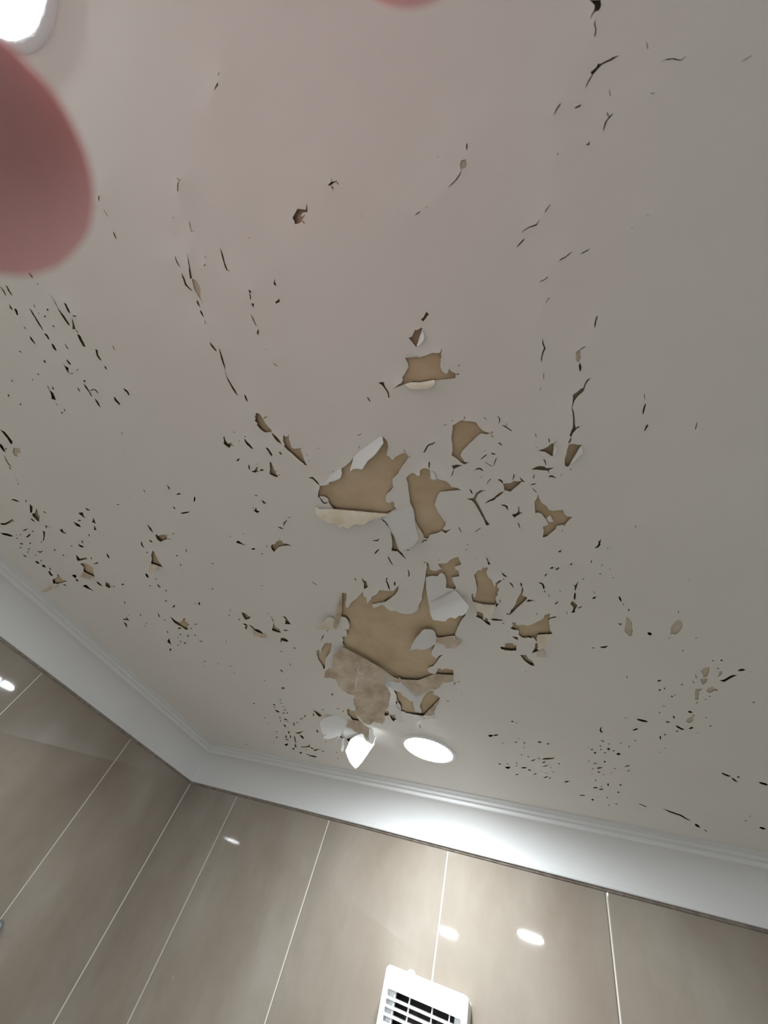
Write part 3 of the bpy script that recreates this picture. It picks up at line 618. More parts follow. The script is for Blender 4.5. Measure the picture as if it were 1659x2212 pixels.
CRACKS = [
  '-2466,1697 -2447,1713 -2429,1722 -2419,1736 -2410,1757 -2403,1778 -2390,1797 -2376,1816 -2376,1790 -2380,1766 -2389,1745 -2400,1725 -2407,1700 -2437,1697',
  '-2440,1957 -2452,1987 -2453,2016 -2446,2043 -2427,2060 -2393,2048 -2362,2034 -2392,2034 -2420,2043 -2428,2031 -2435,2009 -2436,1983',
  '-1290,1642 -1286,1656 -1273,1660 -1277,1646',
  '-1308,1553 -1313,1575 -1310,1596 -1304,1574',
  '-1107,1729 -1119,1747 -1126,1765 -1130,1784 -1126,1805 -1116,1787 -1107,1768 -1102,1749',
  '-1832,2332 -1822,2354 -1813,2377 -1797,2393 -1796,2418 -1792,2444 -1785,2469 -1779,2439 -1782,2412 -1785,2384 -1797,2362 -1813,2346',
  '-2041,2636 -2019,2652 -1990,2656 -1971,2638 -1973,2659 -1953,2616 -1989,2636 -2012,2634',
  '-2005,2775 -2032,2785 -2057,2803 -2080,2825 -2100,2852 -2074,2836 -2051,2816 -2026,2800',
  '-1145,1625 -1123,1628 -1106,1611 -1092,1594 -1079,1578 -1064,1566 -1047,1561 -1027,1560 -1007,1549 -991,1534 -1011,1539 -1029,1546 -1048,1547 -1069,1552 -1088,1568 -1102,1585 -1117,1602 -1127,1618',
  '-1727,1330 -1704,1332 -1679,1331 -1660,1313 -1681,1324 -1703,1325',
  '-1733,1438 -1752,1451 -1765,1470 -1747,1456',
  '-1833,1592 -1844,1606 -1845,1622 -1833,1608',
  '-2145,1660 -2145,1673 -2133,1680 -2134,1667',
  '-1654,2563 -1654,2583 -1644,2596 -1643,2576',
  '-1740,2320 -1718,2323 -1696,2319 -1672,2308 -1694,2306 -1717,2311',
  '-1661,2822 -1647,2820 -1635,2807 -1649,2809',
  '-685,1347 -694,1360 -696,1376 -687,1363',
  '149,1638 163,1636 175,1632 186,1621 171,1618 158,1625',
  '115,1708 104,1718 98,1732 90,1746 92,1765 104,1754 110,1741 115,1726',
  '-502,1550 -488,1543 -480,1528 -494,1534',
  '-503,1555 -500,1576 -488,1591 -492,1571',
  '-906,1852 -912,1871 -920,1887 -931,1903 -939,1922 -924,1908 -913,1892 -903,1873',
  '-55,1674 -58,1692 -56,1710 -52,1728 -47,1710 -50,1692',
  '-22,1739 -6,1734 9,1723 -8,1728',
  '-84,1993 -90,2006 -85,2020 -80,2007',
  '-524,2021 -511,2036 -500,2045 -496,2059 -482,2075 -480,2051 -488,2030 -504,2018',
  '-377,1981 -381,2001 -387,2017 -394,2038 -391,2060 -386,2040 -376,2024 -368,2002',
  '-328,2029 -329,2049 -320,2066 -311,2083 -294,2087 -301,2069 -309,2056 -317,2042',
  '-485,2157 -504,2165 -524,2170 -542,2181 -560,2193 -578,2207 -593,2225 -611,2230 -630,2240 -650,2246 -669,2261 -687,2278 -666,2273 -646,2266 -627,2258 -606,2257 -585,2246 -570,2225 -551,2217 -534,2203 -516,2191 -500,2175',
  '-797,2088 -798,2116 -792,2140 -779,2161 -780,2134 -785,2109',
  '-541,2313 -525,2328 -509,2333 -500,2343 -496,2364 -482,2382 -482,2356 -484,2329 -501,2315 -521,2310',
  '-418,2542 -419,2565 -414,2586 -412,2609 -403,2629 -404,2605 -405,2583 -409,2561',
  '-2,2614 -7,2626 -1,2635 3,2624',
  '-21,2667 -30,2686 -34,2708 -24,2690',
  '240,2933 260,2934 277,2919 290,2894 289,2864 286,2836 277,2862 277,2886 268,2903 254,2915',
  '-89,2955 -74,2966 -58,2954 -73,2946',
  '-399,1486 -389,1503 -377,1516 -364,1527 -353,1541 -341,1553 -326,1564 -335,1546 -347,1534 -358,1520 -370,1506 -384,1495',
  '-425,1394 -420,1412 -413,1427 -414,1443 -420,1459 -429,1475 -415,1463 -406,1446 -404,1426 -414,1409',
  '-356,1474 -366,1490 -370,1508 -360,1493',
  '-805,1355 -801,1368 -790,1377 -795,1364',
  '-884,1392 -869,1397 -852,1394 -868,1390',
  '-685,1349 -694,1362 -695,1378 -685,1365',
  '-533,1381 -528,1396 -522,1410 -512,1421 -516,1406 -524,1393',
  '-463,1653 -448,1660 -442,1670 -430,1684 -432,1662 -444,1648',
  '-638,1789 -618,1781 -601,1769 -582,1760 -566,1744 -586,1749 -604,1760 -623,1772',
  '-534,1732 -525,1751 -509,1760 -490,1757 -505,1749 -517,1739',
  '-593,1704 -584,1710 -574,1708 -583,1703',
  '-490,1786 -503,1801 -513,1819 -521,1837 -529,1857 -535,1877 -524,1860 -515,1841 -506,1823 -497,1805',
  '-604,1818 -594,1833 -581,1846 -569,1859 -555,1870 -540,1877 -552,1864 -565,1853 -578,1841 -589,1828',
  '-714,1890 -694,1889 -676,1888 -660,1891 -648,1903 -632,1916 -639,1893 -653,1875 -675,1871 -695,1879',
  '-672,1965 -674,1976 -668,1984 -667,1973',
  '-576,1998 -593,2007 -607,2022 -621,2038 -628,2059 -615,2043 -604,2027 -589,2015',
  '-114,1869 -113,1890 -106,1906 -105,1924 -103,1944 -98,1925 -96,1904 -103,1884',
  '-149,1620 -152,1638 -147,1657 -144,1638',
  '-168,1749 -158,1754 -146,1753 -157,1747',
  '-203,2015 -212,2030 -217,2047 -218,2066 -208,2051 -205,2033',
  '-93,2070 -76,2066 -63,2069 -48,2078 -30,2084 -43,2066 -59,2050 -79,2049',
  '3,2060 15,2061 26,2054 14,2053',
  '87,2004 86,2017 95,2022 95,2010',
  '-252,2131 -232,2129 -215,2125 -196,2122 -215,2111 -234,2116',
  '-243,2154 -236,2171 -228,2188 -219,2203 -207,2215 -212,2196 -222,2182 -232,2167',
  '-1007,2537 -1008,2561 -1003,2582 -998,2603 -990,2622 -991,2599 -994,2577 -998,2556',
  '-857,2628 -835,2619 -816,2603 -795,2591 -777,2573 -798,2582 -818,2596 -838,2610',
  '-973,2792 -961,2795 -948,2788 -960,2784',
  '-1474,2731 -1449,2717 -1429,2698 -1410,2699 -1386,2697 -1405,2682 -1430,2684 -1454,2706',
  '335,819 327,829 323,842 319,855 315,868 314,882 315,898 322,886 324,872 327,859 331,846 335,834',
  '-15,877 -20,890 -23,905 -22,921 -18,937 -15,949 -22,960 -29,973 -34,987 -38,1002 -44,1016 -44,1032 -43,1049 -39,1034 -35,1019 -31,1005 -26,992 -21,978 -13,967 -4,953 -9,936 -12,920 -16,906 -16,892',
  '207,1025 221,1024 233,1017 245,1014 256,1006 242,1006 230,1011 218,1016',
  '626,1519 620,1533 615,1547 612,1562 609,1578 608,1594 610,1613 616,1599 621,1584 623,1568 626,1552 629,1537',
  '617,1443 616,1457 617,1471 619,1486 622,1500 622,1486 621,1472 621,1457',
  '648,1697 636,1707 630,1723 625,1739 621,1758 633,1747 640,1732 646,1716',
  '637,1718 647,1721 654,1715 645,1712',
  '955,1742 950,1757 948,1773 945,1790 945,1808 951,1793 954,1777 955,1759',
  '-150,1615 -151,1636 -146,1657 -145,1636',
  '-35,1128 -39,1142 -40,1157 -41,1172 -41,1188 -38,1173 -36,1158 -34,1143',
  '-67,1240 -74,1251 -76,1265 -69,1254',
  '606,1818 607,1823 611,1826 610,1820',
  '108,111 97,115 90,122 81,127 74,135 68,144 78,139 85,132 93,125 101,119',
  '39,167 30,173 22,180 15,186 4,185 -8,185 -20,185 -32,186 -44,189 -55,191 -65,197 -75,203 -63,200 -53,196 -41,194 -30,192 -19,191 -6,193 6,193 19,193 26,184 33,176',
  '-56,238 -68,241 -78,246 -87,252 -97,258 -106,265 -114,274 -102,270 -92,264 -82,258 -72,253 -64,246',
  '210,398 198,400 187,403 177,408 168,413 156,414 144,415 133,420 127,430 137,425 147,423 159,422 170,418 181,414 191,409 200,404',
  '311,412 300,414 290,416 280,419 269,420 259,423 249,427 260,427 272,427 282,424 293,423 302,417',
  '58,494 46,497 36,504 25,506 12,507 0,511 14,513 27,512 39,509 50,503',
  '55,622 44,627 36,636 28,644 21,654 31,648 39,639 49,632',
  '531,371 531,378 536,385 535,378',
  '607,338 613,344 619,346 614,340',
  '299,2824 285,2840 276,2863 270,2887 264,2904 252,2915 238,2933 256,2929 274,2920 282,2894 288,2871 294,2849',
  '270,2840 272,2860 283,2869 281,2850',
  '-85,2953 -75,2972 -58,2964 -68,2944',
  '-48,2930 -61,2935 -70,2951 -57,2946',
  '5,3149 23,3151 35,3130 18,3129',
  '-248,3308 -233,3294 -223,3275 -210,3259 -228,3265 -243,3280',
  '-320,3391 -305,3412 -290,3423 -284,3446 -283,3476 -275,3506 -264,3470 -266,3436 -277,3404 -298,3392',
  '-276,3515 -278,3537 -268,3551 -265,3528',
  '-186,3749 -169,3738 -156,3719 -147,3693 -163,3706 -177,3722',
  '32,3547 20,3579 13,3611 10,3645 16,3680 31,3648 34,3615 37,3582',
  '109,3360 121,3365 131,3353 119,3348',
  '208,3084 200,3109 201,3137 209,3111',
  '288,3180 300,3170 304,3150 293,3161',
  '265,3292 278,3296 288,3282 276,3280',
  '343,2941 349,2950 357,2947 351,2938',
  '361,3215 359,3229 365,3238 367,3225',
  '383,3341 387,3356 397,3358 392,3344',
  '211,3534 207,3556 211,3577 216,3555',
  '434,3614 437,3651 443,3686 461,3709 459,3672 451,3639',
  '468,3726 474,3750 486,3767 480,3743',
  '914,4196 911,4220 914,4244 919,4221',
  '957,3837 957,3863 963,3889 965,3862',
  '889,4303 903,4298 913,4276 899,4285',
  '150,4514 165,4529 183,4518 167,4503',
  '232,4493 252,4515 276,4516 299,4507 319,4480 296,4474 275,4485 255,4488',
  '569,2712 580,2700 582,2681 573,2694',
  '1029,4480 1032,4507 1042,4529 1039,4500',
  '1005,3374 1008,3390 1014,3404 1012,3387',
  '1128,4280 1136,4288 1144,4283 1136,4272',
  '-121,3518 -120,3537 -110,3545 -112,3527',
  '-73,3846 -76,3885 -73,3922 -69,3883',
  '-232,3569 -237,3606 -233,3642 -229,3604',
  '-678,3223 -677,3252 -667,3276 -652,3294 -631,3293 -642,3271 -656,3260 -663,3240',
  '-664,3308 -675,3318 -677,3334 -668,3324',
  '-621,3376 -616,3406 -604,3426 -599,3452 -591,3478 -589,3446 -591,3415 -604,3392',
  '-502,3387 -512,3417 -508,3443 -500,3467 -492,3437 -490,3410',
  '-711,3917 -718,3895 -734,3913 -726,3932',
  '-397,3682 -400,3699 -393,3710 -391,3694',
  '-774,3651 -780,3689 -774,3723 -767,3684',
  '-810,4083 -803,4108 -785,4114 -793,4090',
  '-776,4251 -779,4268 -768,4268 -767,4253',
  '-662,5071 -672,5089 -672,5111 -661,5093',
  '-398,3891 -401,3919 -395,3942 -393,3915',
  '-2525,3229 -2529,3262 -2519,3287 -2510,3251',
  '-2066,3238 -2094,3273 -2099,3313 -2075,3277',
  '-2125,3319 -2115,3322 -2102,3313 -2112,3306',
  '-3109,4284 -3107,4314 -3090,4330 -3092,4299',
  '-1531,3022 -1513,3027 -1493,3016 -1511,3011',
  '-1760,3124 -1762,3159 -1766,3192 -1774,3221 -1796,3251 -1763,3229 -1751,3189 -1748,3152',
  '-1668,2818 -1656,2824 -1644,2809 -1656,2803',
  '-1343,2994 -1333,2997 -1324,2989 -1333,2986',
  '-1010,2868 -996,2870 -982,2863 -996,2860',
  '-921,2994 -923,3001 -918,3002 -914,2993',
  '-1937,2888 -1942,2924 -1941,2957 -1939,2991 -1935,3023 -1925,3052 -1921,3016 -1924,2983 -1924,2949 -1926,2916',
  '-2095,2854 -2068,2836 -2044,2815 -2024,2787 -2051,2803 -2075,2826',
  '-3216,3281 -3207,3305 -3192,3324 -3177,3343 -3157,3357 -3165,3331 -3181,3313 -3195,3294',
  '-2734,6999 -2750,7080 -2735,7132 -2729,7060',
  '-2365,6903 -2364,6919 -2353,6914 -2353,6896',
  '-1763,5585 -1733,5549 -1716,5499 -1745,5536',
  '-1699,5503 -1671,5500 -1641,5483 -1668,5481',
  '-2013,6082 -1982,6093 -1944,6077 -1975,6067',
  '-1714,5852 -1696,5845 -1679,5820 -1697,5825',
  '-4245,6242 -4260,6285 -4228,6271 -4211,6226',
  '-4795,6926 -4754,6923 -4700,6881 -4741,6886',
  '-4370,6770 -4359,6808 -4322,6809 -4337,6776',
  '-4251,6830 -4277,6871 -4276,6902 -4249,6860',
  '-5072,7096 -5128,7186 -5143,7262 -5088,7171',
  '-5341,7840 -5416,7956 -5395,8011 -5343,7910',
  '-5364,8356 -5396,8410 -5376,8422 -5340,8364',
  '-5311,8871 -5309,8904 -5279,8894 -5273,8848',
  '-5400,9167 -5440,9238 -5439,9283 -5403,9215',
  '-681,983 -665,992 -647,988 -663,981',
  '-1485,992 -1485,1012 -1482,1031 -1471,1047 -1470,1027 -1474,1008',
  '-647,930 -636,923 -632,911 -641,919',
  '-2646,965 -2625,964 -2605,960 -2585,954 -2604,948 -2626,953',
  '-2629,1121 -2635,1146 -2630,1167 -2628,1189 -2622,1210 -2613,1230 -2598,1247 -2580,1262 -2579,1238 -2579,1215 -2586,1195 -2593,1175 -2606,1158 -2615,1139',
  '-2983,1102 -2970,1108 -2954,1098 -2967,1095',
  '-2994,1119 -3005,1143 -3005,1166 -3005,1190 -2992,1207 -2984,1226 -2974,1246 -2942,1248 -2955,1232 -2956,1214 -2961,1193 -2971,1175 -2980,1158 -2984,1138',
  '-2646,1334 -2663,1354 -2659,1374 -2635,1379 -2641,1362 -2642,1351',
  '-3077,1023 -3083,1032 -3076,1038 -3066,1028',
  '-3080,1125 -3084,1139 -3072,1146 -3071,1133',
  '-3268,1344 -3249,1359 -3219,1346 -3196,1326 -3225,1330 -3244,1341',
  '-3127,1416 -3149,1443 -3162,1473 -3141,1491 -3142,1468 -3127,1443',
  '-3034,1429 -3022,1435 -3005,1427 -3018,1423',
  '-2837,1561 -2821,1562 -2804,1554 -2820,1554',
  '-2847,1611 -2821,1616 -2791,1608 -2818,1604',
  '-2183,1377 -2193,1389 -2196,1402 -2183,1391',
  '-3422,1979 -3432,1995 -3430,2008 -3418,1993',
  '-3006,2181 -2988,2190 -2962,2184 -2981,2177',
  '-3869,2624 -3853,2643 -3826,2649 -3787,2624 -3811,2614 -3838,2620',
  '-3590,2584 -3590,2608 -3572,2620 -3573,2596',
  '-3741,2712 -3749,2734 -3732,2741 -3726,2721',
  '-3814,2347 -3832,2361 -3840,2378 -3821,2364',
  '-4071,2369 -4080,2389 -4070,2401 -4063,2382',
  '-4732,2835 -4749,2857 -4735,2866 -4722,2846',
  '-2352,1420 -2359,1437 -2356,1452 -2350,1435',
  '-2369,1502 -2367,1510 -2356,1506 -2359,1497',
  '-4310,-881 -4323,-867 -4321,-854 -4322,-840 -4308,-827 -4293,-841 -4294,-855 -4296,-868',
  '-4298,-791 -4303,-778 -4295,-766 -4290,-779',
  '-4786,-906 -4796,-891 -4796,-877 -4796,-863 -4803,-848 -4806,-834 -4806,-819 -4791,-833 -4783,-848 -4776,-863 -4779,-877 -4781,-892',
  '-4696,-891 -4711,-876 -4718,-861 -4729,-845 -4726,-829 -4730,-813 -4721,-797 -4708,-813 -4706,-829 -4704,-844 -4696,-860 -4692,-875',
  '-4846,-755 -4860,-742 -4873,-728 -4867,-714 -4856,-701 -4842,-716 -4846,-728 -4840,-741',
  '-4807,-710 -4833,-694 -4837,-678 -4848,-662 -4839,-645 -4815,-660 -4799,-677 -4796,-694',
  '-4402,-588 -4416,-576 -4399,-567 -4383,-579',
  '-4519,-543 -4500,-534 -4474,-541 -4493,-549',
  '-4546,-593 -4555,-587 -4551,-580 -4539,-586',
  '-4618,-656 -4630,-638 -4635,-621 -4643,-603 -4641,-586 -4644,-568 -4650,-550 -4653,-532 -4658,-514 -4662,-496 -4659,-478 -4662,-460 -4658,-442 -4648,-461 -4639,-479 -4636,-497 -4633,-515 -4626,-533 -4625,-551 -4624,-569 -4620,-586 -4617,-604 -4614,-621 -4615,-639',
  '-4664,-426 -4678,-406 -4671,-389 -4678,-371 -4663,-354 -4648,-373 -4641,-392 -4642,-411',
  '-4671,-324 -4685,-307 -4694,-290 -4698,-274 -4692,-258 -4682,-243 -4664,-260 -4659,-277 -4657,-293 -4653,-309',
  '-4129,-565 -4142,-549 -4143,-534 -4154,-519 -4157,-502 -4161,-485 -4145,-470 -4133,-487 -4127,-502 -4125,-517 -4118,-534 -4116,-550',
  '-4143,-449 -4131,-438 -4115,-430 -4091,-428 -4102,-439 -4118,-446',
  '-4230,-342 -4237,-328 -4235,-315 -4226,-302 -4221,-316 -4221,-330',
  '-4183,35 -4201,51 -4200,65 -4195,80 -4178,64 -4178,50',
  '-3904,-98 -3915,-81 -3921,-64 -3922,-47 -3909,-64 -3901,-81',
  '-4495,-275 -4505,-260 -4509,-245 -4512,-230 -4507,-216 -4493,-231 -4494,-246 -4490,-261',
  '-4625,-145 -4642,-128 -4646,-111 -4643,-95 -4627,-81 -4608,-100 -4618,-114 -4614,-130',
  '-4740,-15 -4711,-4 -4671,-3 -4702,-12',
  '-4640,203 -4610,210 -4577,212 -4555,217 -4554,234 -4551,252 -4548,271 -4537,250 -4530,230 -4538,209 -4566,200 -4603,200',
  '-4135,290 -4143,311 -4138,329 -4129,346 -4139,365 -4126,383 -4110,362 -4102,341 -4106,321 -4117,305',
  '-4345,338 -4367,361 -4377,385 -4366,405 -4365,426 -4347,443 -4334,419 -4335,398 -4341,379 -4337,358',
  '-4781,133 -4794,152 -4799,170 -4791,187 -4777,168 -4771,150',
  '-4892,-461 -4911,-443 -4920,-425 -4916,-407 -4914,-389 -4907,-372 -4892,-391 -4892,-409 -4887,-426 -4889,-443',
  '-4873,-550 -4885,-535 -4875,-520 -4865,-536',
  '-5206,-389 -5216,-373 -5196,-362 -5190,-377',
  '-5195,-137 -5215,-122 -5207,-109 -5188,-123',
  '-5353,-107 -5374,-97 -5365,-86 -5348,-97',
  '-5697,-179 -5720,-163 -5713,-147 -5693,-164',
  '-5956,-63 -5987,-41 -5975,-21 -5953,-43',
  '-5899,77 -5908,93 -5883,98 -5873,83',
  '-5199,4 -5215,23 -5224,43 -5224,62 -5209,42 -5199,23',
  '-5289,207 -5301,221 -5296,234 -5283,220',
  '-5238,292 -5261,307 -5258,322 -5235,307',
  '-5320,309 -5334,327 -5316,338 -5302,320',
  '-4474,-453 -4489,-442 -4479,-431 -4461,-442',
  '-4612,-18 -4588,-14 -4561,-20 -4585,-24',
  '-7083,590 -7111,620 -7139,650 -7159,679 -7173,708 -7190,739 -7179,764 -7160,786 -7156,758 -7153,732 -7147,705 -7129,676 -7113,647 -7095,619',
  '-6924,505 -6957,527 -6938,542 -6904,520',
  '-7318,943 -7334,973 -7334,1000 -7318,970',
  '-7371,1024 -7389,1041 -7376,1051 -7355,1034',
  '-7946,1267 -7894,1276 -7871,1299 -7830,1315 -7778,1327 -7787,1296 -7821,1276 -7855,1253',
  '-7572,1309 -7621,1333 -7628,1358 -7582,1333',
  '-7884,1631 -7930,1674 -7917,1704 -7884,1724 -7876,1689 -7878,1661',
  '-7420,1558 -7432,1585 -7402,1597 -7386,1568',
  '-8898,1645 -8883,1675 -8826,1685 -8757,1687 -8673,1675 -8591,1665 -8505,1640 -8422,1605 -8499,1612 -8576,1628 -8647,1639 -8715,1649 -8773,1652 -8819,1641',
  '-8515,1631 -8488,1652 -8419,1647 -8447,1628',
  '-8387,1591 -8445,1607 -8492,1634 -8434,1618',
  '-9204,1835 -9169,1861 -9135,1886 -9083,1901 -9037,1920 -8992,1940 -8911,1941 -8918,1904 -8955,1880 -8996,1859 -9055,1845 -9124,1836',
  '-8456,1850 -8401,1853 -8338,1847 -8265,1829 -8317,1824 -8381,1831',
  '-8179,1869 -8227,1892 -8231,1914 -8182,1891',
  '-8220,2101 -8274,2123 -8316,2151 -8260,2130',
  '-8877,1984 -8872,2003 -8820,1993 -8830,1977',
  '-8785,1914 -8781,1927 -8743,1914 -8748,1902',
  '-8676,1924 -8645,1931 -8595,1913 -8627,1909',
  '-8963,2106 -8938,2134 -8864,2134 -8877,2101',
  '-8634,2114 -8644,2142 -8578,2124 -8583,2105',
  '-9086,2192 -9076,2210 -9030,2209 -9030,2185',
  '-8896,2248 -8856,2261 -8784,2248 -8821,2234',
  '-8901,2284 -8967,2305 -9021,2338 -8954,2317',
  '-8650,2303 -8656,2337 -8621,2356 -8537,2336 -8462,2313 -8525,2317 -8588,2331 -8612,2316',
  '-8851,2392 -8856,2411 -8821,2411 -8813,2390',
  '-8829,2509 -8890,2542 -8893,2569 -8825,2536',
  '-9066,2537 -9077,2577 -9065,2606 -9001,2613 -8980,2568 -9007,2546',
  '-8980,2644 -9013,2691 -8974,2705 -8917,2709 -8882,2661 -8911,2643',
  '-8912,2780 -8999,2834 -9033,2879 -9045,2919 -9002,2940 -8935,2885 -8941,2855 -8910,2815',
  '-8944,3149 -8947,3182 -8925,3202 -8880,3210 -8872,3174 -8902,3159',
  '-6387,1613 -6415,1653 -6386,1673 -6320,1663 -6355,1651 -6367,1635',
  '-6848,2071 -6883,2107 -6876,2133 -6845,2098',
  '-7152,2176 -7208,2221 -7212,2259 -7157,2214',
  '-7290,2237 -7368,2278 -7366,2314 -7333,2330 -7271,2328 -7272,2295 -7300,2279 -7323,2270',
  '-8073,2288 -8129,2323 -8133,2352 -8081,2317',
  '-8006,2431 -8049,2461 -8034,2479 -8001,2451',
  '-7583,2260 -7588,2287 -7549,2294 -7547,2267',
  '-6851,2494 -6907,2542 -6933,2587 -6914,2618 -6874,2571 -6860,2533',
  '-7342,2546 -7383,2577 -7383,2602 -7342,2570',
  '-7844,3118 -7868,3166 -7873,3206 -7845,3231 -7808,3251 -7791,3204 -7795,3169 -7800,3135',
  '-7604,3267 -7581,3280 -7529,3265 -7557,3256',
  '-7225,3209 -7224,3242 -7164,3232 -7167,3200',
  '-7579,2780 -7578,2806 -7544,2813 -7543,2786',
  '-5697,1643 -5671,1656 -5628,1652 -5653,1639',
  '-4612,718 -4627,733 -4619,744 -4608,730',
  '-4840,960 -4850,971 -4842,978 -4833,967',
  '-7834,1986 -7854,2003 -7834,2008 -7815,1991',
  '-7042,2231 -7045,2243 -7029,2245 -7027,2233',
  '-6462,2074 -6472,2087 -6455,2087 -6447,2075',
  '-6566,2064 -6568,2075 -6552,2074 -6548,2063',
  '-4511,1484 -4523,1511 -4530,1537 -4529,1563 -4504,1532 -4504,1507',
  '-4971,1487 -4983,1517 -4975,1542 -4962,1511',
  '-4487,1646 -4458,1651 -4430,1650 -4400,1650 -4413,1629 -4448,1631',
  '-4205,1708 -4239,1736 -4264,1761 -4288,1793 -4244,1770 -4211,1740',
  '-4687,1806 -4694,1839 -4666,1855 -4662,1824',
  '-4644,1926 -4617,1940 -4582,1943 -4540,1936 -4503,1935 -4460,1922 -4492,1915 -4527,1913 -4566,1918 -4602,1919',
  '-5209,2267 -5190,2270 -5164,2259 -5182,2253',
  '-5251,2329 -5215,2339 -5167,2336 -5201,2324',
  '-5636,2311 -5647,2342 -5633,2356 -5620,2373 -5597,2341 -5605,2318',
  '-5917,2539 -5929,2563 -5893,2553 -5885,2532',
  '-6353,2974 -6399,3027 -6407,3068 -6370,3088 -6339,3039 -6333,3002',
  '-6246,3102 -6247,3129 -6218,3138 -6215,3109',
  '-6282,3223 -6325,3275 -6327,3314 -6277,3319 -6287,3290 -6280,3259',
  '-6542,3270 -6520,3282 -6475,3265 -6498,3255',
  '-6226,3374 -6253,3408 -6230,3420 -6211,3389',
  '-6449,3818 -6409,3827 -6350,3794 -6309,3747 -6361,3775 -6396,3793',
  '-5782,3700 -5804,3727 -5804,3747 -5783,3721',
  '-7636,3677 -7666,3711 -7653,3729 -7607,3689',
  '-7485,4008 -7541,4051 -7563,4092 -7504,4049',
  '-7861,4032 -7891,4056 -7883,4069 -7848,4043',
  '-7701,4362 -7734,4395 -7708,4400 -7680,4369',
  '-7589,4283 -7624,4318 -7603,4329 -7576,4297',
  '-6987,4180 -6981,4203 -6935,4186 -6948,4170',
  '-6298,4308 -6232,4290 -6193,4295 -6210,4259',
  '-6836,4431 -6790,4447 -6710,4419 -6745,4390',
  '-6477,4421 -6467,4438 -6428,4412 -6433,4387',
  '-7180,4493 -7233,4557 -7248,4609 -7196,4545',
  '-6957,4633 -6912,4628 -6854,4591 -6899,4595',
  '-6509,4592 -6525,4630 -6489,4628 -6475,4593',
  '-7110,4814 -7112,4858 -7064,4862 -7069,4824',
  '-7045,4880 -7039,4917 -6971,4888 -6987,4861',
  '-7312,4978 -7282,4986 -7226,4960 -7261,4957',
  '-5141,3356 -5152,3386 -5133,3399 -5121,3368',
  '-4737,2832 -4748,2855 -4730,2863 -4720,2840',
  '-5792,4717 -5836,4758 -5861,4801 -5819,4760',
  '-5106,3862 -5129,3893 -5123,3914 -5103,3883',
  '-5261,4024 -5235,4027 -5200,4007 -5224,4002',
  '-5116,4132 -5086,4133 -5046,4108 -5076,4106',
  '-5071,4226 -5070,4269 -5055,4297 -5014,4305 -5003,4254 -5029,4232',
  '-4389,3944 -4395,3967 -4386,3980 -4377,3955',
  '-4699,4956 -4703,4991 -4677,4997 -4671,4961',
  '-5049,5546 -5063,5615 -5037,5651 -5021,5580',
  '-4709,5326 -4723,5370 -4708,5393 -4694,5349',
  '-6964,5493 -6907,5486 -6835,5451 -6892,5459',
  '-6574,5496 -6597,5538 -6587,5560 -6567,5520',
  '-6329,5583 -6314,5602 -6269,5576 -6283,5557',
  '-6387,5818 -6374,5834 -6339,5821 -6347,5800',
  '-7127,5682 -7115,5693 -7081,5668 -7095,5660',
  '-5050,5853 -5052,5876 -5036,5880 -5034,5857',
  '-5715,6019 -5695,6025 -5661,6007 -5678,5995',
  '-4138,3337 -4112,3342 -4079,3334 -4103,3326',
  '-5385,2807 -5418,2840 -5425,2870 -5393,2837',
  '-5037,2530 -5075,2570 -5096,2611 -5055,2570',
  '-5340,2643 -5339,2664 -5306,2656 -5309,2637',
  '-5330,1563 -5342,1573 -5332,1577 -5317,1566',
  '-5033,1712 -5042,1726 -5032,1733 -5026,1720',
  '-5530,3011 -5541,3027 -5532,3033 -5521,3018',
  '-2311,-864 -2326,-857 -2340,-848 -2348,-837 -2358,-827 -2362,-814 -2348,-823 -2340,-834 -2331,-845 -2319,-853',
  '-2311,-884 -2315,-876 -2308,-867 -2305,-875',
  '-2291,-867 -2303,-867 -2310,-862 -2297,-861',
  '-2406,-588 -2412,-582 -2411,-574 -2405,-580',
  '-2399,-582 -2397,-575 -2389,-571 -2392,-577',
  '-2569,-623 -2577,-619 -2575,-613 -2567,-617',
  '-2502,-709 -2510,-704 -2508,-696 -2501,-702',
  '-2663,-495 -2674,-482 -2678,-468 -2685,-454 -2682,-440 -2679,-426 -2674,-412 -2670,-426 -2670,-440 -2671,-454 -2668,-467 -2665,-481',
  '-2691,-375 -2698,-361 -2707,-346 -2705,-332 -2711,-318 -2717,-303 -2720,-287 -2711,-273 -2704,-258 -2695,-244 -2680,-233 -2683,-248 -2690,-262 -2696,-275 -2697,-289 -2700,-302 -2692,-316 -2689,-331 -2689,-346 -2689,-360',
  '-2688,-163 -2697,-148 -2702,-133 -2697,-118 -2690,-104 -2684,-119 -2684,-134 -2680,-148',
  '-2702,-89 -2712,-72 -2713,-56 -2710,-40 -2705,-24 -2698,-41 -2694,-57 -2696,-73',
  '-2705,-10 -2714,4 -2722,18 -2724,33 -2714,19 -2708,5',
  '-2777,167 -2783,184 -2784,200 -2780,215 -2775,230 -2770,245 -2755,258 -2750,240 -2756,226 -2757,211 -2764,197 -2769,182',
  '-2711,236 -2720,253 -2730,270 -2734,288 -2741,305 -2750,323 -2752,341 -2759,359 -2762,377 -2764,395 -2773,412 -2778,431 -2764,414 -2751,396 -2744,377 -2740,359 -2732,341 -2729,324 -2724,306 -2720,288 -2717,271 -2712,253',
  '-2710,690 -2722,709 -2724,728 -2728,747 -2718,765 -2706,745 -2704,726 -2700,707',
  '-2234,-409 -2239,-395 -2245,-382 -2249,-368 -2253,-354 -2257,-340 -2259,-326 -2263,-311 -2267,-297 -2268,-282 -2268,-266 -2252,-254 -2233,-246 -2246,-258 -2255,-268 -2252,-282 -2252,-296 -2252,-310 -2247,-324 -2242,-338 -2237,-352 -2234,-366 -2234,-381 -2231,-395',
  '-2257,-302 -2244,-295 -2229,-291 -2241,-298',
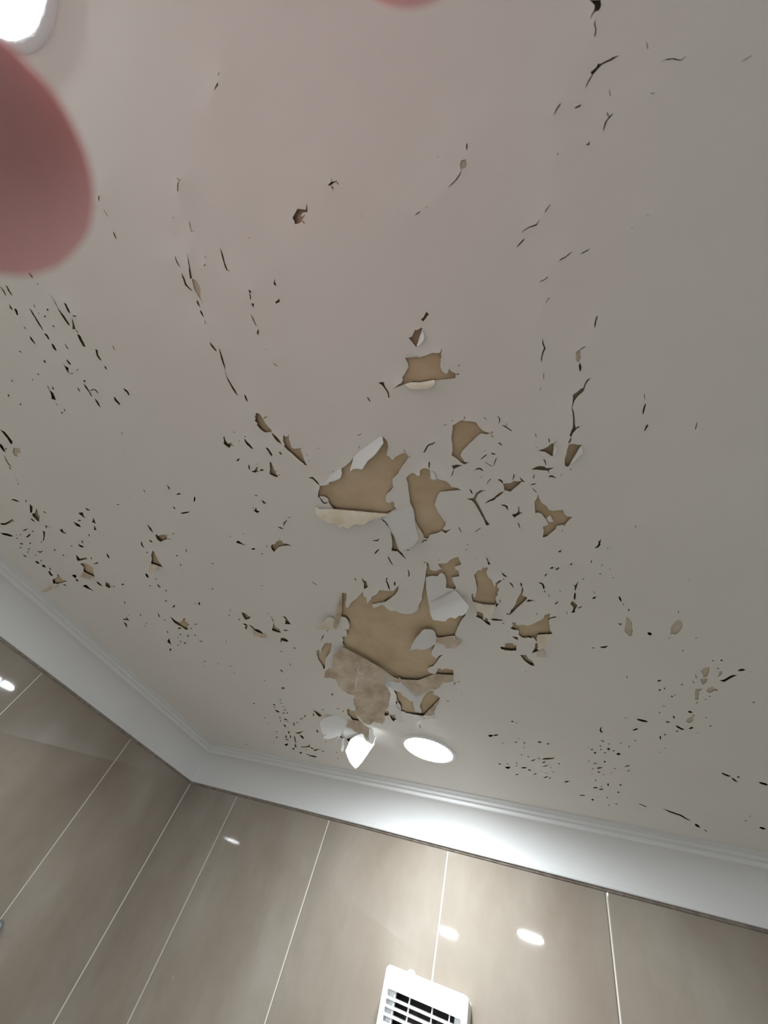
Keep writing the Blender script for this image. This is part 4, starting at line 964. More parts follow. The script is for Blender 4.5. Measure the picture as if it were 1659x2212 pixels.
  '-2397,-410 -2403,-401 -2397,-392 -2393,-401',
  '-2154,-62 -2163,-51 -2167,-38 -2173,-25 -2172,-12 -2162,-24 -2156,-36 -2153,-49',
  '-2236,81 -2241,98 -2243,115 -2243,131 -2243,148 -2243,165 -2238,182 -2235,165 -2234,148 -2232,131 -2232,114 -2234,98',
  '-2230,203 -2252,214 -2264,230 -2262,249 -2247,234 -2238,220',
  '-2249,367 -2255,373 -2249,377 -2243,372',
  '-2232,488 -2238,508 -2228,524 -2206,533 -2220,519 -2229,506',
  '-1960,-388 -1954,-383 -1945,-383 -1951,-389',
  '-2823,-275 -2824,-271 -2817,-269 -2818,-273',
  '-1066,6493 -1041,6508 -1011,6480 -1034,6456',
  '-998,6496 -988,6524 -968,6525 -978,6498',
  '-1431,7044 -1401,7058 -1367,7037 -1331,7003 -1361,6990 -1394,7007',
  '-1026,7030 -1017,7049 -1002,7023 -1011,7007',
  '-1106,7147 -1091,7208 -1053,7166 -1080,7164',
  '-955,7121 -953,7196 -924,7145 -936,7143',
  '-728,7029 -720,7083 -693,7088 -663,7043 -688,7035 -705,7037',
  '-595,7072 -580,7106 -554,7080 -568,7046',
  '-1314,7267 -1309,7293 -1292,7271 -1299,7252',
  '-985,7319 -983,7344 -970,7325 -972,7298',
  '-1064,7612 -1054,7635 -1034,7610 -1045,7584',
  '-961,7633 -948,7668 -923,7657 -936,7626',
  '-1519,8074 -1505,8132 -1469,8128 -1481,8065',
  '-1418,8190 -1398,8263 -1350,8245 -1308,8137 -1350,8148 -1377,8170',
  '-1385,8066 -1351,8073 -1311,8039 -1344,8031',
  '-1122,8109 -1094,8144 -1056,8129 -1016,8077 -1050,8072 -1082,8078',
  '-1014,8136 -998,8194 -961,8179 -979,8130',
  '-1273,8451 -1246,8476 -1208,8430 -1237,8415',
  '-942,8313 -910,8321 -874,8266 -907,8266',
  '-684,8360 -672,8395 -650,8354 -663,8325',
  '-1192,7958 -1177,7975 -1156,7945 -1170,7927',
  '-1211,8070 -1199,8090 -1179,8063 -1191,8041',
  '-487,7730 -470,7751 -448,7723 -464,7695',
  '-732,8179 -716,8184 -700,8151 -716,8142',
  '-798,8145 -790,8156 -778,8141 -785,8124',
  '-611,8074 -600,8101 -580,8081 -593,8064',
  '-630,7927 -623,7947 -611,7928 -618,7911',
  '200,6333 181,6393 171,6463 189,6528 216,6500 202,6485 191,6449 196,6397',
  '478,6043 495,6054 513,6040 496,6030',
  '617,6045 639,6073 662,6076 683,6094 707,6093 730,6094 754,6084 733,6050 711,6038 688,6036 666,6026 642,6029',
  '174,6748 197,6783 226,6785 204,6746',
  '28,7073 46,7100 69,7076 52,7048',
  '66,7158 80,7205 107,7178 91,7140',
  '163,6905 154,6936 166,6951 180,6916',
  '159,7042 172,7063 184,7024 170,7015',
  '247,6995 274,7023 300,6972 274,6947',
  '319,7013 338,7032 359,7011 340,6992',
  '368,7109 389,7135 410,7132 433,7100 414,7057 392,7060',
  '204,7124 218,7148 237,7126 223,7099',
  '264,6828 277,6849 294,6841 282,6813',
  '419,6752 432,6771 448,6756 435,6737',
  '526,6817 530,6852 545,6835 539,6809',
  '599,6627 609,6648 621,6629 612,6605',
  '-23,7457 -13,7485 4,7471 -6,7444',
  '52,7517 70,7551 95,7519 77,7489',
  '196,7404 209,7448 230,7413 217,7374',
  '15,7743 32,7759 51,7733 34,7722',
  '88,7708 120,7720 150,7687 180,7645 149,7637 118,7657',
  '99,7827 112,7863 134,7842 121,7803',
  '321,7600 348,7603 376,7573 348,7571',
  '508,7617 530,7629 552,7600 530,7585',
  '51,8130 54,8175 72,8160 70,8113',
  '184,7860 177,7887 187,7895 194,7868',
  '286,7766 293,7793 306,7794 301,7761',
  '131,8346 133,8387 148,8362 144,8332',
  '239,8167 229,8249 239,8322 255,8235',
  '394,8166 423,8214 444,8125 420,8157',
  '366,8480 386,8515 410,8472 389,8447',
  '-44,8976 -20,9012 8,8950 -17,8928',
  '58,8789 60,8816 70,8817 71,8782',
  '198,8764 218,8784 237,8737 218,8724',
  '231,9041 225,9085 238,9103 243,9060',
  '325,8971 356,9025 379,8922 354,8979',
  '-4,7018 -4,7039 3,7048 6,7024',
  '7,7921 13,7936 22,7923 16,7909',
  '295,6551 300,6564 308,6554 303,6542',
  '820,5125 837,5133 852,5122 864,5094 846,5089 832,5097',
  '841,5305 854,5327 867,5305 854,5277',
  '894,5231 894,5265 905,5290 906,5255',
  '968,5412 981,5441 999,5433 986,5404',
  '1003,5366 1005,5389 1015,5397 1014,5373',
  '1054,5165 1071,5154 1077,5120 1062,5135',
  '1370,5217 1393,5242 1412,5219 1390,5186',
  '1357,4785 1370,4807 1386,4814 1373,4788',
  '1301,4656 1313,4667 1323,4654 1311,4641',
  '1372,4644 1388,4661 1397,4634 1382,4623',
  '1403,5030 1423,5037 1446,5050 1464,5030 1477,5002 1491,4979 1504,4960 1518,4941 1534,4924 1547,4899 1528,4900 1509,4903 1492,4918 1476,4940 1462,4964 1450,4989 1437,5006 1420,5014',
  '1542,4815 1561,4836 1577,4828 1594,4824 1608,4803 1589,4786 1571,4782 1556,4792',
  '1159,5728 1176,5764 1196,5767 1216,5758 1199,5727 1180,5714',
  '1210,5812 1225,5838 1239,5815 1224,5797',
  '1193,6145 1216,6160 1234,6143 1250,6113 1227,6089 1210,6114',
  '1308,5434 1315,5454 1321,5436 1314,5416',
  '1341,5357 1346,5378 1357,5375 1351,5353',
  '1229,5526 1240,5540 1249,5527 1239,5509',
  '1016,5861 1018,5915 1039,5937 1035,5888',
  '863,5824 873,5844 882,5820 872,5803',
  '943,6027 961,6054 979,6052 998,6040 980,6020 962,6017',
  '1055,6102 1071,6147 1092,6166 1112,6192 1133,6202 1157,6192 1139,6157 1118,6142 1099,6121 1080,6096',
  '1063,6256 1084,6271 1101,6238 1081,6231',
  '939,6383 956,6391 969,6361 952,6353',
  '1346,5842 1354,5859 1362,5845 1354,5829',
  '1399,6025 1414,6047 1428,6028 1413,6013',
  '1740,5409 1754,5425 1765,5408 1751,5395',
  '1128,4274 1137,4288 1147,4280 1137,4270',
  '509,5039 507,5079 516,5113 517,5074',
  '1641,7244 1662,7289 1686,7307 1711,7332 1735,7338 1758,7314 1734,7290 1711,7271 1689,7263 1666,7239',
  '1763,7353 1781,7401 1802,7436 1824,7458 1847,7468 1828,7423 1807,7390 1786,7363',
  '1818,7315 1840,7346 1859,7317 1837,7288',
  '2056,7374 2079,7399 2102,7424 2123,7425 2146,7438 2166,7416 2143,7377 2121,7366 2099,7365 2077,7357',
  '1020,8796 1048,8838 1076,8867 1104,8907 1134,8931 1165,8939 1195,8957 1226,8968 1256,8970 1283,8999 1310,9029 1338,9069 1368,9094 1398,9106 1429,9109 1400,9072 1371,9045 1344,9014 1318,8972 1290,8928 1258,8911 1228,8903 1198,8896 1170,8874 1139,8870 1111,8841 1081,8829 1051,8810',
  '1483,9208 1501,9282 1524,9316 1547,9349 1575,9343 1556,9283 1535,9231 1512,9198',
  '1626,9388 1652,9453 1682,9489 1658,9415',
  '680,8792 709,8825 739,8851 770,8871 804,8867 775,8827 743,8815 713,8788',
  '2072,8736 2091,8751 2107,8728 2088,8711',
  '2107,8519 2115,8551 2125,8536 2117,8505',
  '891,5660 911,5677 933,5675 913,5656',
  '1157,5058 1168,5092 1185,5115 1174,5078',
  '1181,4935 1184,4981 1196,5022 1193,4976',
  '962,6727 964,6758 975,6773 972,6743',
  '908,6871 916,6892 927,6886 919,6866',
  '1648,4821 1653,4840 1663,4843 1657,4827',
  '1297,6226 1305,6239 1314,6235 1306,6223',
  '375,-558 371,-553 367,-547 366,-540 368,-531 371,-523 370,-516 367,-510 366,-502 366,-494 370,-500 373,-506 375,-513 376,-521 374,-530 372,-538 372,-544 373,-551',
  '652,-291 660,-291 668,-292 677,-289 686,-285 695,-284 704,-280 713,-274 722,-269 732,-264 741,-262 747,-265 753,-269 758,-273 751,-271 745,-268 738,-266 732,-268 723,-273 714,-279 705,-285 695,-287 686,-291 676,-293 667,-294 659,-293',
  '982,-158 989,-158 995,-159 1001,-160 1007,-161 1013,-162 1019,-164 1024,-166 1018,-166 1012,-165 1005,-164 999,-163 993,-162 987,-160',
  '590,-391 590,-383 591,-375 593,-367 596,-358 597,-366 595,-374 593,-382',
  '427,-282 427,-274 428,-266 430,-257 433,-249 434,-257 432,-265 430,-273',
  '608,-192 617,-187 625,-184 632,-183 624,-187 616,-191',
  '200,-316 192,-313 184,-309 177,-304 171,-299 166,-292 163,-284 154,-283 166,-281 171,-288 176,-294 183,-299 190,-303 195,-310',
  '297,-270 286,-273 277,-272 267,-272 259,-268 270,-265 280,-265 290,-265',
  '416,-195 414,-187 418,-177 426,-169 423,-178 420,-186',
  '445,-180 437,-178 429,-174 422,-171 416,-165 409,-161 403,-154 401,-146 397,-138 396,-129 396,-119 400,-127 403,-135 407,-141 411,-149 414,-156 420,-161 427,-165 434,-169 440,-174',
  '329,-105 322,-99 315,-97 306,-94 318,-91 328,-94',
  '324,-94 323,-90 326,-85 328,-89',
  '168,-114 162,-109 160,-101 167,-106',
  '-1492,-343 -1493,-333 -1489,-324 -1479,-316 -1479,-326 -1483,-335',
  '-1199,-444 -1202,-435 -1200,-426 -1194,-417 -1191,-426 -1193,-435',
  '-1156,-448 -1157,-438 -1149,-429 -1147,-439',
  '-1183,-476 -1190,-471 -1189,-463 -1183,-468',
  '-1060,-229 -1064,-224 -1063,-217 -1059,-222',
  '-369,-235 -370,-224 -376,-218 -385,-211 -394,-205 -403,-199 -412,-193 -422,-188 -434,-185 -444,-180 -456,-177 -466,-171 -454,-174 -442,-176 -430,-179 -419,-184 -408,-188 -398,-194 -388,-200 -379,-206 -372,-214 -367,-223',
  '-309,-337 -315,-330 -318,-322 -320,-313 -319,-303 -313,-310 -310,-319 -309,-328',
  '-661,-115 -674,-116 -684,-113 -696,-111 -706,-106 -693,-106 -681,-107 -671,-111',
  '-607,-125 -620,-126 -631,-123 -619,-122',
  '-487,-338 -493,-335 -494,-329 -487,-332',
  '-809,-179 -811,-173 -808,-167 -807,-173',
  '-3048,-1036 -3071,-1033 -3084,-1021 -3089,-1008 -3073,-1018 -3061,-1028',
  '-3122,-815 -3133,-802 -3136,-789 -3138,-776 -3134,-762 -3125,-775 -3122,-788 -3118,-801',
  '-3087,-959 -3090,-948 -3091,-937 -3091,-926 -3092,-915 -3089,-904 -3084,-915 -3085,-926 -3085,-937 -3084,-948',
  '-1674,-1188 -1686,-1184 -1691,-1176 -1679,-1180',
  '-6618,7008 -6619,7048 -6563,7012 -6568,6980',
  '-5710,6697 -5704,6721 -5671,6704 -5669,6670',
  '-5773,6857 -5745,6854 -5708,6817 -5733,6811',
  '-6033,6941 -6027,6987 -5968,6963 -5977,6921',
  '-6112,7177 -6121,7248 -6097,7285 -6028,7264 -6040,7215 -6068,7188',
  '-5821,6992 -5781,6992 -5727,6962 -5763,6957',
  '-5815,7102 -5866,7157 -5831,7158 -5779,7101',
  '-5863,7274 -5841,7289 -5795,7239 -5819,7233',
  '-5979,7290 -5962,7317 -5909,7287 -5927,7261',
  '-6698,7643 -6705,7681 -6661,7651 -6658,7618',
  '-6186,7513 -6192,7552 -6149,7520 -6136,7471',
  '-6064,7673 -6033,7673 -5987,7623 -6020,7630',
  '-5432,7345 -5368,7297 -5320,7217 -5381,7269',
  '-5894,7664 -5930,7745 -5945,7791 -5998,7865 -5917,7797 -5889,7717',
  '-5780,7644 -5774,7676 -5733,7620 -5742,7597',
  '-6030,8270 -6056,8368 -6055,8441 -6011,8469 -5977,8360 -5979,8289',
  '-6711,8262 -6744,8325 -6696,8300 -6671,8245',
  '-6949,8673 -6889,8645 -6839,8560 -6898,8595',
  '-6693,8652 -6643,8673 -6584,8663 -6604,8727 -6527,8601 -6608,8615',
  '-6455,8792 -6517,8914 -6537,8975 -6623,9064 -6513,9015 -6449,8870',
  '-6719,9139 -6716,9207 -6627,9133 -6642,9085',
  '-6038,8848 -6040,8918 -6010,8945 -5965,8953 -5971,8894 -5991,8852',
  '-5749,8976 -5759,9038 -5699,8978 -5688,8912',
  '-6569,9275 -6581,9369 -6498,9328 -6494,9247',
  '-6176,9338 -6118,9290 -6070,9208 -6126,9261',
  '-6274,9105 -6229,9065 -6209,9010 -6254,9050',
  '-7166,8907 -7185,8949 -7159,8943 -7137,8899',
  '-8397,9384 -8428,9451 -8376,9431 -8345,9364',
  '-7959,8810 -7945,8819 -7914,8779 -7929,8772',
  '-6733,7896 -6734,7924 -6696,7887 -6695,7858',
  '-6233,7649 -6280,7712 -6284,7757 -6245,7697',
]
FLAPS = [
  ('large tan paper-backed sheet hanging folded below the largest bare patch', 'tan', 6, [-0.3304, 0.4684, -0.2577, 0.5506], -0.749, 0.6625, 24, 4.0, '2,4 -13,44 -25,74 -21,111 -30,154 -42,201 -56,240 -33,287 -15,326 6,360 30,411 66,440 48,468 20,514 14,557 10,593 31,662 60,713 96,693 138,651 184,643 213,634 245,641 285,685 312,715 347,729 384,739 416,752 448,757 479,762 511,768 543,772 591,756 619,744 655,735 664,804 692,844 707,865 735,898 788,937 815,985 833,1016 857,1064 920,1088 949,1096 997,1114 1046,1137 1079,1147 1123,1144 1160,1135 1185,1105 1191,1069 1198,1013 1241,1011 1292,979 1327,978 1351,960 1341,972 1335,919 1333,886 1314,857 1279,813 1251,769 1223,733 1223,703 1219,656 1214,614 1206,576 1185,537 1164,488 1144,445 1124,396 1108,354 1082,338 1053,316 1011,290 986,270 945,271 928,245 905,215 885,186 859,154 841,112 829,73 859,73 895,72 919,95 946,128 978,116 1015,107 1041,86 1086,57 1077,-2 1049,1 1011,10 982,12 957,19 913,17 883,10 847,13 817,8 775,4 744,6 710,2 738,-4 784,-4 812,-6 855,-12 824,-9 787,-9 760,-9 717,-8 693,-8 652,-10 621,-9 590,-7 563,-12 521,-6 487,-11 462,-12 430,-9 393,-12 360,-10 324,-7 295,-9 263,-7 232,-4 202,-8 158,-1 124,0 95,0 68,2 42,2', ['402,159 422,215 445,282 480,292 504,277 532,255 529,296 486,318 469,336 486,371 502,408 515,435 532,473 551,509 568,548 582,576 566,576 549,537 538,512 518,469 505,444 488,406 471,362 457,333 430,299 410,271 401,242 402,204']),
  ('curled cream sheet under the fish-shaped bare patch', 'cream', 4, [-0.2318, 0.2126, -0.172, 0.2261], -0.2198, 0.9756, 26, 2.5, '-234,2 -199,-1 -179,17 -159,13 -126,11 -98,7 -75,2 -54,3 -28,0 0,0 28,-1 45,1 71,0 97,0 128,0 155,0 170,1 201,0 222,-1 236,-1 265,1 286,0 305,-2 330,-1 353,1 376,1 402,2 423,2 444,1 467,1 487,0 512,2 542,1 559,1 584,1 607,2 620,20 593,28 579,33 557,39 539,46 517,55 494,62 475,71 446,83 417,94 398,112 381,124 359,142 340,158 318,158 287,156 258,154 234,155 219,168 195,184 177,205 168,221 143,215 114,211 101,193 72,204 46,217 32,205 12,182 -15,178 -29,175 -52,174 -84,168 -105,166 -127,151 -152,136 -173,120 -188,105 -202,90 -222,72 -226,44 -230,29', []),
  ('bright lifted paint tongue on the upper edge of the fish-shaped bare patch', 'white', 0, [-0.1856, 0.1543, -0.147, 0.1372], 0.4057, 0.914, 27, 0, '-106,102 -90,89 -77,76 -60,65 -45,56 -25,40 -14,30 3,14 18,4 42,1 64,-3 82,-6 107,-9 130,-8 157,-8 178,-5 207,-4 233,-5 261,-6 277,-6 298,-6 327,-5 353,-2 373,-2 403,1 426,2 418,20 415,32 406,53 400,68 378,74 358,81 341,86 321,95 297,100 273,107 255,110 230,116 197,118 180,118 149,118 127,126 108,133 87,140 68,147 42,156 24,142 -2,123 -23,112 -45,100 -73,100', []),
  ('small bright lifted edge left of the paint tongue', 'white', 0, [-0.2286, 0.1775, -0.2014, 0.1635], 0.4585, 0.8887, 24, 0, '-15,17 7,10 42,-1 61,-5 87,-13 112,-21 144,-19 165,-16 191,-13 214,-13 240,-10 267,-8 295,-4 279,26 270,46 247,60 216,75 184,67 154,62 126,54 94,41 64,32 37,26 13,23', []),
  ('narrow white sheet hanging between the fish-shaped and the tall bare patch', 'white', 1, [-0.1739, 0.2315, -0.1412, 0.2278], 0.1127, 0.9936, 8, 0, '14,-33 35,-40 63,-52 82,-61 105,-69 137,-77 156,-79 197,-97 221,-101 247,-101 266,-105 286,-88 306,-73 310,-54 321,-29 316,0 314,31 309,48 300,77 292,96 288,116 279,153 276,173 269,205 264,235 262,257 260,277 256,307 251,332 227,352 204,370 179,387 159,404 130,411 106,418 88,422 64,428 40,431 11,439 -10,444 -15,408 -19,382 -24,357 -21,335 -20,310 -15,284 -13,267 -10,239 -14,212 -13,189 -14,167 -15,149 -15,125 -18,103 -18,75 -31,50 -38,34 -51,4 -11,-17', []),
  ('thin cream strip on the left edge of the tall bare patch', 'cream', 1, [-0.1443, 0.238, -0.1416, 0.2641], -0.9949, 0.1004, 30, 0, '0,0 23,1 58,0 85,2 118,-1 145,-5 171,-10 198,-8 229,-2 255,0 272,20 286,42 298,55 259,59 226,60 202,56 165,46 134,40 113,34 92,28 64,18 42,13 25,8', []),
  ('tiny white curl at the top of the tall bare patch', 'white', 0, [-0.1118, 0.1834, -0.1132, 0.1901], 0.9768, 0.2143, 20, 0, '0,1 -6,33 9,39 30,50 47,58 71,54 71,22 68,0 44,-1 25,1', []),
  ('white curl beside the triangular hole under the long crack', 'white', 1, [0.0079, 0.1968, 0.0181, 0.1787], 0.873, 0.4877, 25, 0, '204,0 192,15 182,31 168,36 150,43 133,38 112,32 96,26 81,23 68,21 48,18 32,14 16,8 0,0 15,0 36,-2 53,-1 74,-2 94,-1 107,-1 129,-1 148,0 169,0 189,0', []),
  ('small white curl beside the triangular hole left of the long crack', 'white', 1, [-0.0019, 0.1744, -0.0032, 0.1836], 0.9909, 0.1343, 25, 0, '2,1 11,10 22,24 36,25 58,26 80,13 92,0 75,-1 54,0 34,2 24,0', []),
  ('small loose white chip inside the arrow-shaped hole', 'white', 0, [-0.0155, 0.2511, -0.0138, 0.2559], 0.9429, -0.333, 6, 0, '-3,5 -14,29 -25,49 -2,48 28,46 57,43 52,17 51,0 26,3', []),
  ('cream curl on the lower edge of the square bare patch', 'cream', 3, [-0.1111, 0.096, -0.085, 0.0983], -0.0881, 0.9961, 30, 1.5, '3,2 26,-2 40,-3 59,-8 76,-4 96,-2 106,-1 126,4 142,5 165,3 182,4 199,4 219,2 243,2 259,1 264,25 249,48 236,51 212,59 203,63 182,67 165,62 149,57 132,55 116,55 99,54 79,52 62,51 36,32 19,17', []),
  ('bright curl on the upper edge of the square bare patch', 'white', 1, [-0.1047, 0.0749, -0.0926, 0.0769], 0.1656, -0.9862, 18, 0, '-1,0 16,20 31,24 50,31 73,18 93,12 102,7 121,0 102,1 92,0 77,1 57,0 42,1 20,0', []),
  ('white curl in the kite-shaped hole above the square bare patch', 'white', 1, [-0.085, 0.0589, -0.0927, 0.0697], 0.813, 0.5822, 30, 0, '0,1 11,22 23,32 38,42 52,42 69,41 82,34 102,22 120,9 133,1 115,-1 99,0 81,1 64,0 50,0 32,0 19,2', []),
  ('thin cream curl below the winged hole left of the fish-shaped patch', 'cream', 1, [-0.2578, 0.1316, -0.2421, 0.1531], -0.8059, 0.592, 25, 0, '-5,0 20,-5 40,-9 60,-13 77,-16 91,-13 113,-14 130,-12 155,-7 171,-7 188,-7 205,-3 227,-4 245,-2 266,0 243,6 223,12 197,12 174,11 154,13 133,11 113,10 84,7 63,6 42,6 23,5', []),
  ('upper part of the folded white sheet hanging in the largest bare patch', 'white', 0, [-0.1555, 0.3231, -0.1298, 0.3209], 0.087, 0.9962, 5, 0, '-5,15 43,5 89,3 109,8 141,17 162,0 185,-24 212,-28 232,4 232,26 233,58 224,104 214,134 196,174 186,202 211,210 231,217 260,226 285,244 253,249 223,256 198,263 176,272 153,288 121,302 94,316 67,331 44,343 20,356 -21,374 -50,390 -84,407 -112,422 -104,383 -99,356 -94,329 -83,282 -78,257 -67,222 -59,190 -49,154 -37,115 -25,81 -15,44', []),
  ('bright lower part of the folded white sheet hanging in the largest bare patch', 'white', 1, [-0.165, 0.3693, -0.1253, 0.3465], 0.4981, 0.8671, 36, 0, '1,1 56,2 88,2 117,-2 142,-3 180,-5 212,-7 234,-8 264,-10 298,-10 325,-12 356,-14 386,-11 425,-2 452,2 459,26 469,46 472,65 483,92 487,116 495,135 499,158 505,177 510,193 517,222 523,240 483,264 452,284 432,296 411,300 378,307 347,294 326,289 292,300 267,305 244,286 221,273 196,272 165,271 137,281 111,289 64,273 35,261 11,248 -27,231 -53,219 -55,192 -56,176 -53,151 -46,118 -39,95 -18,69 -11,45 -6,23', []),
  ('leaf-shaped white flap on the right of the largest bare patch', 'white', 1, [-0.1726, 0.4388, -0.1787, 0.4561], -0.943, -0.3328, 10, 0, '410,362 373,335 331,328 270,322 219,311 165,300 116,287 68,269 34,257 -10,239 -50,222 -115,197 -150,169 -146,146 -158,113 -153,84 -153,59 -101,25 -34,10 0,1 14,-25 59,-5 131,-4 181,2 210,31 242,54 279,75 298,97 319,121 345,169 343,210 338,240 353,267 367,296 380,322', []),
  ('tan flap below the dark slot right of the leaf-shaped flap', 'tan', 2, [-0.1731, 0.4405, -0.1456, 0.4347], 0.2055, 0.9787, 24, 0, '13,5 49,5 67,5 106,1 129,3 161,-2 195,-3 218,-1 253,-1 277,2 275,36 269,61 291,66 324,73 350,77 333,104 313,120 283,143 245,165 218,182 184,182 159,184 126,179 102,176 73,172 83,125 54,106 35,90 3,82 -40,75 -12,33', []),
  ('wide tan flap on the lower right edge of the largest bare patch', 'tan', 3, [-0.2604, 0.5518, -0.1693, 0.5278], 0.2548, 0.967, 22, 0, '0,5 31,6 73,16 98,13 137,21 171,25 207,29 240,30 270,36 305,40 357,27 391,20 432,10 470,0 503,-9 545,-18 586,-26 630,-39 657,-37 700,-30 721,-25 760,-18 789,-14 821,-9 858,-7 880,-4 906,0 940,4 923,44 913,66 892,106 859,107 822,113 785,116 745,116 719,114 658,153 623,194 586,207 537,223 507,235 486,221 456,209 415,225 381,241 338,260 291,275 254,291 206,288 172,286 156,271 134,251 102,225 83,212 71,189 53,152 37,127 4,91 -16,63', []),
  ('tall narrow tan flap on the left edge of the largest bare patch', 'tan', 2, [-0.2822, 0.351, -0.3058, 0.4005], -0.9031, -0.4295, 24, 0, '11,3 48,-2 111,-4 148,-5 191,-10 237,-11 304,-12 355,-12 413,-9 461,-5 512,-2 598,6 640,17 700,26 739,35 786,44 826,53 876,68 826,99 774,91 717,83 640,84 574,81 528,80 479,76 441,74 383,69 323,66 277,64 233,53 164,39 99,24 54,15', []),
  ('small cream chip sticking out left of the largest bare patch', 'cream', 1, [-0.3185, 0.411, -0.3241, 0.4228], -0.9006, -0.4347, 28, 0, '102,281 67,253 42,230 13,202 -22,165 -64,157 -106,144 -116,123 -133,94 -115,60 -96,36 -30,19 28,-12 81,-13 112,3 151,29 153,73 154,104 157,133 162,172 166,200 159,239 157,274', []),
  ('white band hanging between the tan sheets above the downlight', 'white', 1, [-0.2831, 0.5399, -0.2284, 0.5848], -0.6344, 0.773, 16, 0, '21,95 13,42 4,-7 32,18 64,12 104,70 145,62 188,49 232,25 261,10 248,-56 275,-5 301,38 327,44 365,55 396,67 432,80 470,116 521,141 559,158 598,165 635,168 662,108 671,65 680,14 712,2 720,68 724,118 727,157 737,205 740,242 749,286 758,325 801,370 843,427 796,449 747,467 708,414 669,377 637,329 613,288 572,306 536,289 482,263 428,269 388,244 349,188 317,210 283,213 241,200 245,239 209,222 169,227 130,234 93,239 75,197 59,175 35,130', ['45,94 86,86 119,90 154,97 105,114 73,103']),
  ('tan curl on the right edge of the brown bare patch', 'tan', 2, [-0.2508, 0.6577, -0.2081, 0.5977], 0.8151, 0.5793, 26, 0, '-8,3 46,2 120,2 191,3 256,4 315,2 370,6 437,7 508,5 576,3 650,2 716,4 675,17 624,35 566,43 498,48 446,64 377,72 316,77 269,103 235,118 178,100 100,71 42,31', []),
  ('bright white splinter just above the downlight', 'thin', 0, [-0.2652, 0.6731, -0.2305, 0.6607], 0.3357, 0.942, 62, 0, '0,3 44,-7 112,-9 144,4 195,2 229,4 275,6 323,3 360,3 378,1 325,17 291,16 232,20 201,23 154,21 117,21 65,28 19,59 -48,89 -54,81 4,51 40,31 -2,18', []),
  ('bright torn paint edge along the bottom of the brown bare patch', 'thin', 0, [-0.288, 0.6596, -0.2534, 0.6609], -0.0371, 0.9993, 60, 0, '3,-4 45,-1 87,-1 127,1 164,5 207,3 232,5 265,2 307,5 342,2 343,14 287,25 252,28 214,37 153,46 172,20 127,18 86,18 54,16 12,17', []),
  ('rounded white flake left of the brown bare patch', 'white', 1, [-0.3074, 0.6402, -0.2955, 0.6449], -0.37, 0.929, 16, 0, '-33,136 -21,86 -11,29 13,-10 66,-42 105,-10 146,31 154,87 121,114 88,134 84,185 41,214 -3,203', []),
  ('pale flake hanging below the rounded white flake', 'white', 1, [-0.3011, 0.646, -0.293, 0.6509], -0.5118, 0.8591, 18, 0, '24,108 21,60 16,-19 52,-4 96,4 116,39 148,93 171,145 191,191 209,235 166,290 135,268 98,233 73,189 47,150', []),
  ('brown-backed flake under the large tan sheet', 'tan', 2, [-0.4276, 0.7133, -0.3952, 0.7123], 0.0316, 0.9995, 28, 0, '0,0 49,9 100,5 173,5 225,2 264,-1 304,-1 335,29 369,72 410,93 434,105 466,126 453,173 446,222 430,269 406,321 404,378 376,354 344,329 320,301 298,264 226,273 168,263 119,253 81,215 50,195 10,183 -35,177 -67,166 -25,89 -10,42', []),
  ('white bell-shaped flake with curled tips left of the bright diamond flake', 'white', -3, [-0.4651, 0.7046, -0.431, 0.7262], -0.5354, 0.8446, 42, 0, '-129,213 -96,276 -61,329 -23,380 6,406 54,406 84,356 66,410 44,451 29,482 79,472 137,453 181,435 228,397 263,371 303,324 325,330 311,397 274,440 319,394 343,327 353,275 355,242 360,204 372,146 390,91 387,51 381,-10 352,-64 321,-62 279,-60 239,-57 196,-46 155,-43 95,-29 61,-7 32,16 -13,43 -49,81 -82,118 -109,176', []),
  ('small white flake between the bell-shaped and the diamond flake', 'white', 1, [-0.4447, 0.7463, -0.4215, 0.7685], -0.6913, 0.7226, 46, 0, '4,-2 72,-5 118,-12 162,0 213,12 275,12 325,8 280,59 262,87 236,130 162,145 130,175 109,200 76,196 29,162 -12,129 -13,80 -6,47', []),
  ('bright white diamond-shaped flake hanging lowest beside the downlight', 'white', 1, [-0.4199, 0.7644, -0.398, 0.8011], -0.8579, 0.5138, 58, 0, '-71,143 -45,96 -17,57 16,27 51,-12 104,-6 138,22 173,45 239,59 279,56 333,53 390,48 403,32 397,-23 431,37 423,88 417,129 413,155 409,202 405,240 407,278 399,310 400,331 398,374 396,408 391,447 376,492 371,533 341,594 262,577 215,567 180,555 142,544 100,516 70,502 32,477 -4,455 -61,417 -64,384 -74,339 -80,300 -88,273 -95,237 -101,197', []),
  ('grey shard above the diamond-shaped flake', 'white', 1, [-0.3916, 0.741, -0.3774, 0.7374], 0.2457, 0.9693, 70, 0, '11,0 53,-31 88,-7 138,31 142,66 146,100 206,145 193,174 180,206 166,229 143,266 84,250 33,229 -18,216 -62,178 12,199 59,207 19,154 13,116 9,70 6,42', []),
  ('narrow bright strip hanging left of the diamond-shaped flake', 'thin', 1, [-0.4728, 0.7956, -0.4694, 0.8043], -0.9316, 0.3635, 60, 0, '16,54 39,-11 77,20 111,61 131,88 172,133 195,181 213,214 201,246 147,219 113,155 57,103', []),
  ('pale tan flap below the ragged patch on the right', 'cream', 2, [-0.0426, 0.4263, -0.0261, 0.4245], 0.1051, 0.9945, 24, 0, '2,13 24,11 43,9 77,9 94,6 117,9 150,10 143,34 128,73 113,94 91,118 77,137 55,159 35,177 18,197 -24,213 -25,180 -27,157 -13,113 -23,90 -14,58 -7,40', []),
  ('small pale tan chip below the ragged patch on the right', 'tan', 1, [-0.0424, 0.4581, -0.038, 0.4578], 0.077, 0.997, 24, 0, '2,0 41,0 46,28 47,51 49,79 53,103 29,100 8,100 -21,99 -50,98 -70,99 -50,67 -36,46 -20,26', []),
